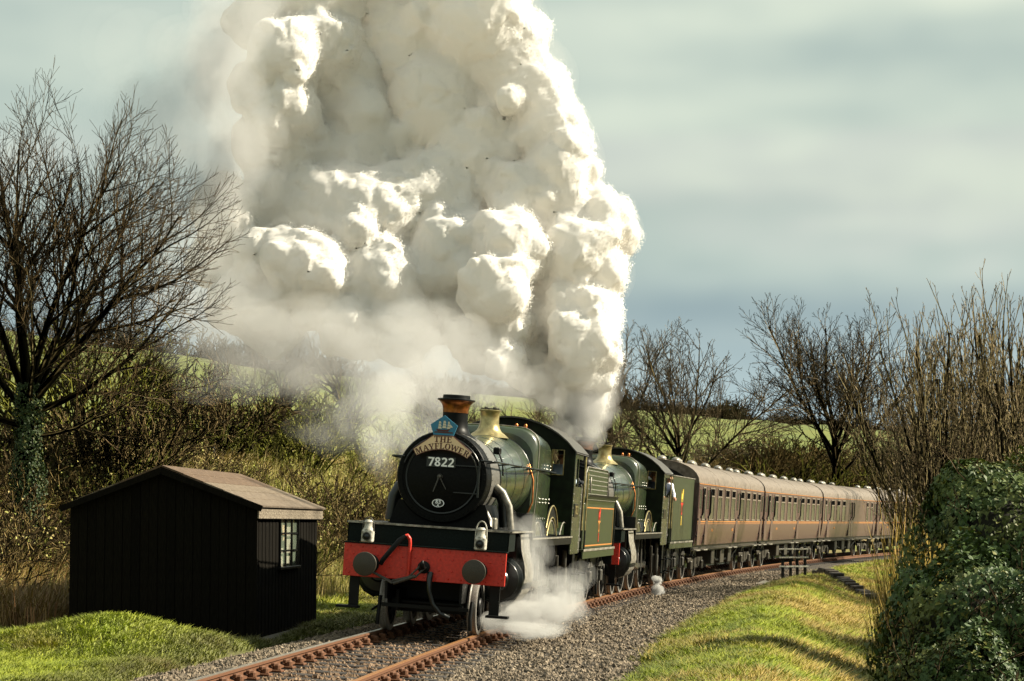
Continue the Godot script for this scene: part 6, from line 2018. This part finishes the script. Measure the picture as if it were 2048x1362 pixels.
# ---------------------------------------------------------------- steam: billows as displaced unions of spheres with a fringe of fine flakes, thin mist as fog
func billow_mesh(blobs: Array, cell: float, amp: float, seed_: int) -> ArrayMesh:
	var big := FastNoiseLite.new()
	big.noise_type = FastNoiseLite.TYPE_CELLULAR
	big.cellular_return_type = FastNoiseLite.RETURN_DISTANCE
	big.cellular_jitter = 0.9
	big.fractal_type = FastNoiseLite.FRACTAL_NONE
	big.seed = seed_; big.frequency = 0.75
	var warp := FastNoiseLite.new()
	warp.seed = seed_ + 5; warp.frequency = 0.9; warp.fractal_octaves = 3
	var lo := Vector3.ONE * 1e9
	var hi := -lo
	for b in blobs:
		lo = lo.min(b[0] - Vector3.ONE * (b[1] + 0.7)); hi = hi.max(b[0] + Vector3.ONE * (b[1] + 0.7))
	var bs := 8
	var nb := Vector3i(((hi - lo) / (cell * bs)).ceil())
	var n := nb * bs + Vector3i.ONE
	var val := PackedFloat32Array()
	val.resize(n.x * n.y * n.z)
	val.fill(1.0)
	var cand := PackedInt32Array()
	var half := cell * bs * 0.87
	for bz in nb.z:
		for by in nb.y:
			for bx in nb.x:
				var mid := lo + (Vector3(bx, by, bz) + Vector3.ONE * 0.5) * cell * bs
				var dm := 1e9
				var near := []
				for b in blobs:
					var d: float = mid.distance_to(b[0]) - b[1]
					dm = minf(dm, d)
				if dm < -half - 1.1:
					for z in bs:
						for y in bs:
							var row := bx * bs + n.x * ((by * bs + y) + n.y * (bz * bs + z))
							for x in bs: val[row + x] = -1.0
					continue
				if dm > half + 0.9: continue
				for b in blobs:
					if mid.distance_to(b[0]) - b[1] < dm + half * 2.0 + 0.9: near.append(b)
				for z in bs:
					for y in bs:
						var row := bx * bs + n.x * ((by * bs + y) + n.y * (bz * bs + z))
						for x in bs:
							var p := lo + Vector3(bx * bs + x, by * bs + y, bz * bs + z) * cell
							var d := 1e9
							for b in near:
								var e: float = p.distance_to(b[0]) - b[1]
								var h := clampf(0.5 + (d - e) / 0.36, 0.0, 1.0) if d < 1e8 else 1.0
								d = (d * (1.0 - h) if h < 1.0 else 0.0) + e * h - 0.18 * h * (1.0 - h)
							if absf(d) < 1.1:
								var w := warp.get_noise_3dv(p) * 0.5
								var q := p + Vector3(w, -w, w * 0.6)
								d += amp * (0.36 * (big.get_noise_3dv(q) + 0.55) + 0.16 * (big.get_noise_3dv(q * 2.3 + Vector3.ONE * 31.0) + 0.55) + 0.06 * (big.get_noise_3dv(q * 5.3) + 0.55))
							val[row + x] = d
							cand.append(row + x)
	return surface_nets(val, n, lo, cell, func(_p): return Color.WHITE, cand)

func flakes(m: ArrayMesh, per: int, reach: float, size: float, seed_: int) -> ArrayMesh:
	var arr := m.surface_get_arrays(0)
	var v: PackedVector3Array = arr[Mesh.ARRAY_VERTEX]
	var nn: PackedVector3Array = arr[Mesh.ARRAY_NORMAL]
	var rng := RandomNumberGenerator.new()
	rng.seed = seed_
	var ov := PackedVector3Array()
	var on := PackedVector3Array()
	for k in v.size():
		if nn[k].x < 0.15: continue
		for q in per:
			var o := v[k] + nn[k] * (rng.randf() * rng.randf() * reach) + Vector3(rng.randf_range(-1, 1), rng.randf_range(-1, 1), rng.randf_range(-1, 1)) * 0.05
			var a := Vector3(rng.randf_range(-1, 1), rng.randf_range(-1, 1), rng.randf_range(-1, 1)).normalized()
			var b := a.cross(Vector3(rng.randf_range(-1, 1), rng.randf_range(-1, 1), rng.randf_range(-1, 1))).normalized()
			var s := size * rng.randf_range(0.5, 1.2)
			var p1 := o + a * s
			var p2 := o - a * s * 0.5 + b * s * 0.87
			var p3 := o - a * s * 0.5 - b * s * 0.87
			if (p3 - p1).cross(p2 - p1).dot(nn[k]) < 0.0:
				var t := p2; p2 = p3; p3 = t
			ov.append(p1); ov.append(p2); ov.append(p3)
			on.append(nn[k]); on.append(nn[k]); on.append(nn[k])
	var out := []
	out.resize(Mesh.ARRAY_MAX)
	out[Mesh.ARRAY_VERTEX] = ov; out[Mesh.ARRAY_NORMAL] = on
	var r := ArrayMesh.new()
	r.add_surface_from_arrays(Mesh.PRIMITIVE_TRIANGLES, out)
	return r

func mist(parent: Node3D, at: Vector3, size: Vector3, density: float) -> void:
	var f := FogVolume.new()
	f.shape = RenderingServer.FOG_VOLUME_SHAPE_ELLIPSOID
	f.size = size
	var fm := FogMaterial.new()
	fm.density = density
	fm.albedo = Color(0.97, 0.965, 0.945)
	f.material = fm
	var k := 0
	var nm := "vapour"
	while parent.has_node(nm):
		k += 1
		nm = "vapour_%03d" % k
	f.name = nm
	parent.add_child(f)
	f.position = at
	f.set_meta("kind", "stuff")

func build_steam() -> void:
	var rng := RandomNumberGenerator.new()
	rng.seed = 9
	var t := thing("steam_plume", "huge billowing white and grey exhaust steam cloud above the two engines", "steam")
	var blobs := [
		[Vector3(1.76, 4.89, -56.28), 0.7], [Vector3(1.81, 5.55, -55.93), 0.82], [Vector3(1.75, 6.16, -55.73), 0.92], [Vector3(1.7, 6.95, -56.25), 1.05], [Vector3(1.81, 7.86, -56.61), 1.03], [Vector3(1.7, 8.51, -56.2), 0.87],
		[Vector3(2.41, 9.39, -56.75), 0.73], [Vector3(2.72, 8.96, -57.29), 0.51], [Vector3(2.1, 9.81, -57.01), 0.53], [Vector3(1.35, 9.7, -57.12), 0.89], [Vector3(1.21, 10.81, -56.92), 0.89], [Vector3(1.59, 11.37, -56.89), 0.43],
		[Vector3(0.97, 11.92, -57.48), 0.89], [Vector3(0.33, 12.87, -57.8), 1.16], [Vector3(-0.31, 13.81, -58), 1.29], [Vector3(-0.82, 14.66, -57.74), 1.41], [Vector3(-1.22, 16.05, -58.18), 1.68], [Vector3(0.46, 9.96, -57.16), 1.14],
		[Vector3(-0.05, 8.53, -55.85), 0.99], [Vector3(-0.48, 7.47, -55.21), 0.92], [Vector3(-0.3, 6.54, -55.79), 0.77], [Vector3(-0.17, 5.76, -55.34), 0.61], [Vector3(-0.8, 6.19, -56.08), 0.75], [Vector3(-0.83, 11.15, -58.29), 1.55],
		[Vector3(-1.87, 12.74, -58.48), 1.56], [Vector3(-2.67, 14.27, -58.94), 1.57], [Vector3(-3.2, 15.99, -59.02), 1.57], [Vector3(-2.1, 10.04, -57.73), 1.41], [Vector3(-1.56, 8.38, -56.7), 1.26], [Vector3(-1.82, 7.27, -57.02), 1.01],
		[Vector3(-3.94, 11.41, -58.29), 1.42], [Vector3(-4.32, 12.95, -58.21), 1.16], [Vector3(-4.9, 13.95, -57.43), 1.15], [Vector3(-5.81, 13.66, -56.36), 0.94], [Vector3(-6.42, 14.69, -57.29), 0.89], [Vector3(-5.18, 15.55, -57.71), 1.41],
		[Vector3(-3.6, 9.44, -57.11), 1.4], [Vector3(-3.3, 7.82, -56.22), 1.19], [Vector3(-4.89, 9.72, -57.26), 1.27], [Vector3(-5.45, 11.33, -57.8), 1.16], [Vector3(-5.87, 12.2, -56.92), 1.01], [Vector3(-6.16, 9.98, -57.3), 0.95],
		[Vector3(-5.01, 7.9, -55.76), 1.12], [Vector3(-6.05, 8.33, -56.27), 0.88], [Vector3(-6.42, 11.25, -57.3), 0.76], [Vector3(-6.61, 12.79, -56.73), 0.69], [Vector3(0.46, 7.94, -57.28), 0.76], [Vector3(0.97, 6.15, -57.29), 0.76],
		[Vector3(1.09, 7.13, -56.81), 0.78], [Vector3(0.89, 5.28, -56.52), 0.6], [Vector3(0.71, 6.87, -56.7), 0.76], [Vector3(0.33, 5.87, -56.84), 0.69], [Vector3(0.77, 5.25, -57.12), 0.53], [Vector3(-7.24, 9.65, -56.75), 0.91],
		[Vector3(-7.41, 8.43, -57.12), 0.84], [Vector3(-6.92, 7.2, -56.2), 0.82], [Vector3(-6.03, 6.81, -56.08), 0.87], [Vector3(-4.01, 6.65, -55.7), 0.87], [Vector3(-2.78, 6.54, -55.79), 0.87]
	]
	for b in blobs:
		var r: float = b[1]
		for k in 2: mist(t, b[0] + Vector3(rng.randf_range(-1, 1), rng.randf_range(-1, 1), rng.randf_range(-0.6, 1)) * r * 0.35, Vector3.ONE * r * rng.randf_range(1.8, 2.4), 0.09 / r)
	var small := []
	for b in blobs: # smaller billows budding from each large one
		var r: float = b[1]
		if r < 0.55: continue
		for k in 6:
			var d := Vector3(rng.randf_range(-1, 1), rng.randf_range(-0.7, 1), rng.randf_range(-0.4, 1)).normalized()
			small.append([b[0] + d * r * rng.randf_range(0.72, 0.9), r * rng.randf_range(0.24, 0.46)])
	blobs.append_array(small)
	var m := billow_mesh(blobs, 0.085, 0.9, 17)
	put("billows", m, M.steam, t)
	put("fringe", flakes(m, 6, 0.14, 0.015, 4), M.steam_puff, t, "stuff")
	for q in [
		[Vector3(-6.7, 12.89, -53), Vector3(1.65, 2.36, 2), 0.6], [Vector3(-6.7, 11.48, -53), Vector3(1.53, 2.36, 1.94), 0.6], [Vector3(-6.76, 10.18, -53), Vector3(1.53, 2.36, 1.94), 0.6], [Vector3(-6.52, 13.83, -53), Vector3(1.65, 1.88, 1.77), 0.5],
		[Vector3(-6.88, 8.89, -53), Vector3(1.65, 2.12, 1.88), 0.5], [Vector3(-7.28, 8.94, -52.5), Vector3(2.1, 3.27, 2.68), 0.3], [Vector3(-7.21, 10.83, -52), Vector3(2.08, 3, 2.54), 0.28], [Vector3(-8.3, 10.07, -52.3), Vector3(2.32, 3.25, 2.79), 0.16],
		[Vector3(-7.1, 12.8, -52), Vector3(2.31, 2.31, 2.31), 0.28], [Vector3(-8.41, 12.16, -52.3), Vector3(2.56, 2.56, 2.56), 0.13], [Vector3(-6.46, 13.72, -52.5), Vector3(1.87, 1.63, 1.75), 0.3], [Vector3(-6.38, 11.09, -52.8), Vector3(1.64, 2.82, 2.23), 0.3],
		[Vector3(-9.15, 11.15, -52.5), Vector3(1.87, 2.57, 2.22), 0.07], [Vector3(-8.06, 7.71, -53), Vector3(2.36, 2.59, 2.47), 0.22], [Vector3(-7.05, 6.49, -52.5), Vector3(2.57, 2.1, 2.33), 0.4], [Vector3(-5.88, 5.9, -52.5), Vector3(2.57, 1.87, 2.22), 0.5],
		[Vector3(-6.64, 5.35, -53), Vector3(2.12, 1.18, 1.65), 0.4], [Vector3(-7.47, 5.83, -53), Vector3(1.88, 1.18, 1.53), 0.25], [Vector3(-5.46, 5.12, -53), Vector3(2.12, 0.94, 1.53), 0.25], [Vector3(-4.67, 5.98, -52), Vector3(2.31, 1.85, 2.08), 0.5],
		[Vector3(-3.67, 5.67, -51), Vector3(2.27, 1.59, 1.93), 0.6], [Vector3(-2.6, 5.01, -48), Vector3(1.92, 1.92, 1.92), 0.9], [Vector3(-1.9, 3.96, -44), Vector3(1.37, 1.56, 1.47), 0.9], [Vector3(-2.18, 3.49, -42), Vector3(1.12, 1.31, 1.21), 0.6],
		[Vector3(-2.7, 4.26, -46), Vector3(1.43, 1.64, 1.53), 0.5], [Vector3(-2.31, 2.99, -41), Vector3(0.73, 0.82, 0.77), 0.5], [Vector3(-4.95, 4.28, -58), Vector3(1.55, 1.03, 1.29), 0.18], [Vector3(-3.74, 4.25, -52), Vector3(1.39, 1.39, 1.39), 0.25],
		[Vector3(-4.78, 5.17, -52), Vector3(1.85, 1.39, 1.62), 0.35], [Vector3(-1.93, 5.15, -50), Vector3(1.78, 1.56, 1.67), 0.8], [Vector3(-1.46, 5.83, -53), Vector3(1.88, 1.88, 1.88), 0.8], [Vector3(-1.21, 4.35, -44), Vector3(1.17, 0.59, 0.88), 0.5],
		[Vector3(-0.64, 4.31, -45), Vector3(0.8, 0.44, 0.62), 0.5], [Vector3(-0.26, 4.48, -48), Vector3(0.64, 0.64, 0.64), 0.25], [Vector3(-1.93, 6.53, -53), Vector3(1.88, 1.65, 1.77), 0.6], [Vector3(-0.64, 5.39, -53.5), Vector3(1.43, 1.19, 1.31), 0.7],
		[Vector3(0.19, 4.94, -54), Vector3(1.44, 0.96, 1.2), 0.6], [Vector3(-0.58, 4.94, -53), Vector3(1.41, 1.06, 1.24), 0.6], [Vector3(-1.13, 5.18, -54), Vector3(1.2, 1.08, 1.14), 0.6], [Vector3(-0.28, 5.35, -53), Vector3(1.65, 1.18, 1.41), 0.5],
		[Vector3(0.92, 4.85, -54.5), Vector3(0.97, 0.97, 0.97), 0.5], [Vector3(1.95, 4.73, -54.5), Vector3(0.97, 1.45, 1.21), 0.4], [Vector3(1.75, 4.16, -55.4), Vector3(0.64, 0.64, 0.64), 1.6], [Vector3(1.78, 4.6, -55.6), Vector3(1.19, 0.99, 1.09), 1.2],
		[Vector3(1.75, 5.05, -55.8), Vector3(1.54, 1.24, 1.39), 1], [Vector3(1.56, 4.42, -55.6), Vector3(1.24, 0.74, 0.99), 0.5]
	]:
		for k in 10: # several small faint wisps make up each bank
			var o := Vector3(rng.randf_range(-1, 1), rng.randf_range(-1, 1), rng.randf_range(-1, 1)) * 0.38
			var sz := Vector3(rng.randf_range(0.5, 0.85), rng.randf_range(0.5, 0.85), rng.randf_range(0.5, 0.85))
			mist(t, q[0] + o * q[1], q[1] * sz, q[2] * 0.22 * rng.randf_range(0.6, 1.3))

	# steam from the cylinder cocks of the leading engine
	var c := thing("cylinder_steam", "white steam blowing from the leading engine's cylinder across the right rail", "steam")
	for q in [[Vector3(0.1, 1.25, -37.4), Vector3(0.5, 0.8, 0.8), 0.6], [Vector3(0.3, 0.95, -38.0), Vector3(0.6, 0.8, 1.2), 0.45], [Vector3(-0.05, 0.02, -36.9), Vector3(0.7, 0.35, 0.9), 1.9], [Vector3(0.3, 0.1, -37.3), Vector3(0.9, 0.45, 0.9), 1.5], [Vector3(0.6, 0.25, -38.2), Vector3(0.9, 0.6, 1.0), 0.9], [Vector3(0.25, -0.08, -36.2), Vector3(0.8, 0.25, 0.8), 1.3], [Vector3(0.8, 0.4, -39.2), Vector3(0.8, 0.7, 1.2), 0.5]]:
		for k in 20:
			var o := Vector3(rng.randf_range(-1, 1), rng.randf_range(-1, 1), rng.randf_range(-1, 1)) * 0.5
			mist(c, q[0] + Vector3(0, 0.14, 0) + o * q[1], q[1] * Vector3(rng.randf_range(0.3, 1.0), rng.randf_range(0.4, 0.9), rng.randf_range(0.3, 1.0)), q[2] * rng.randf_range(0.2, 0.65))
	var j := thing("injector_steam", "small white puff of steam and water below the second engine's cab", "steam")
	for k in 18:
		mist(j, Vector3(4.02 + rng.randf_range(-0.13, 0.1) + 0.006 * k, 0.22 - 0.024 * k, -63.2 + rng.randf_range(-0.15, 0.15)), Vector3(0.2, 0.16, 0.22) * rng.randf_range(0.6, 1.2), 6.0)
	var s := thing("whistle_steam", "faint drift of steam at the second chimney and safety valves", "steam")
	for k in 10:
		mist(s, Vector3(1.55 + rng.randf_range(-0.5, 0.6), 4.0 + rng.randf_range(-0.1, 0.5), -55.3 + rng.randf_range(-0.5, 0.8)), Vector3.ONE * rng.randf_range(0.4, 0.8), 0.5)
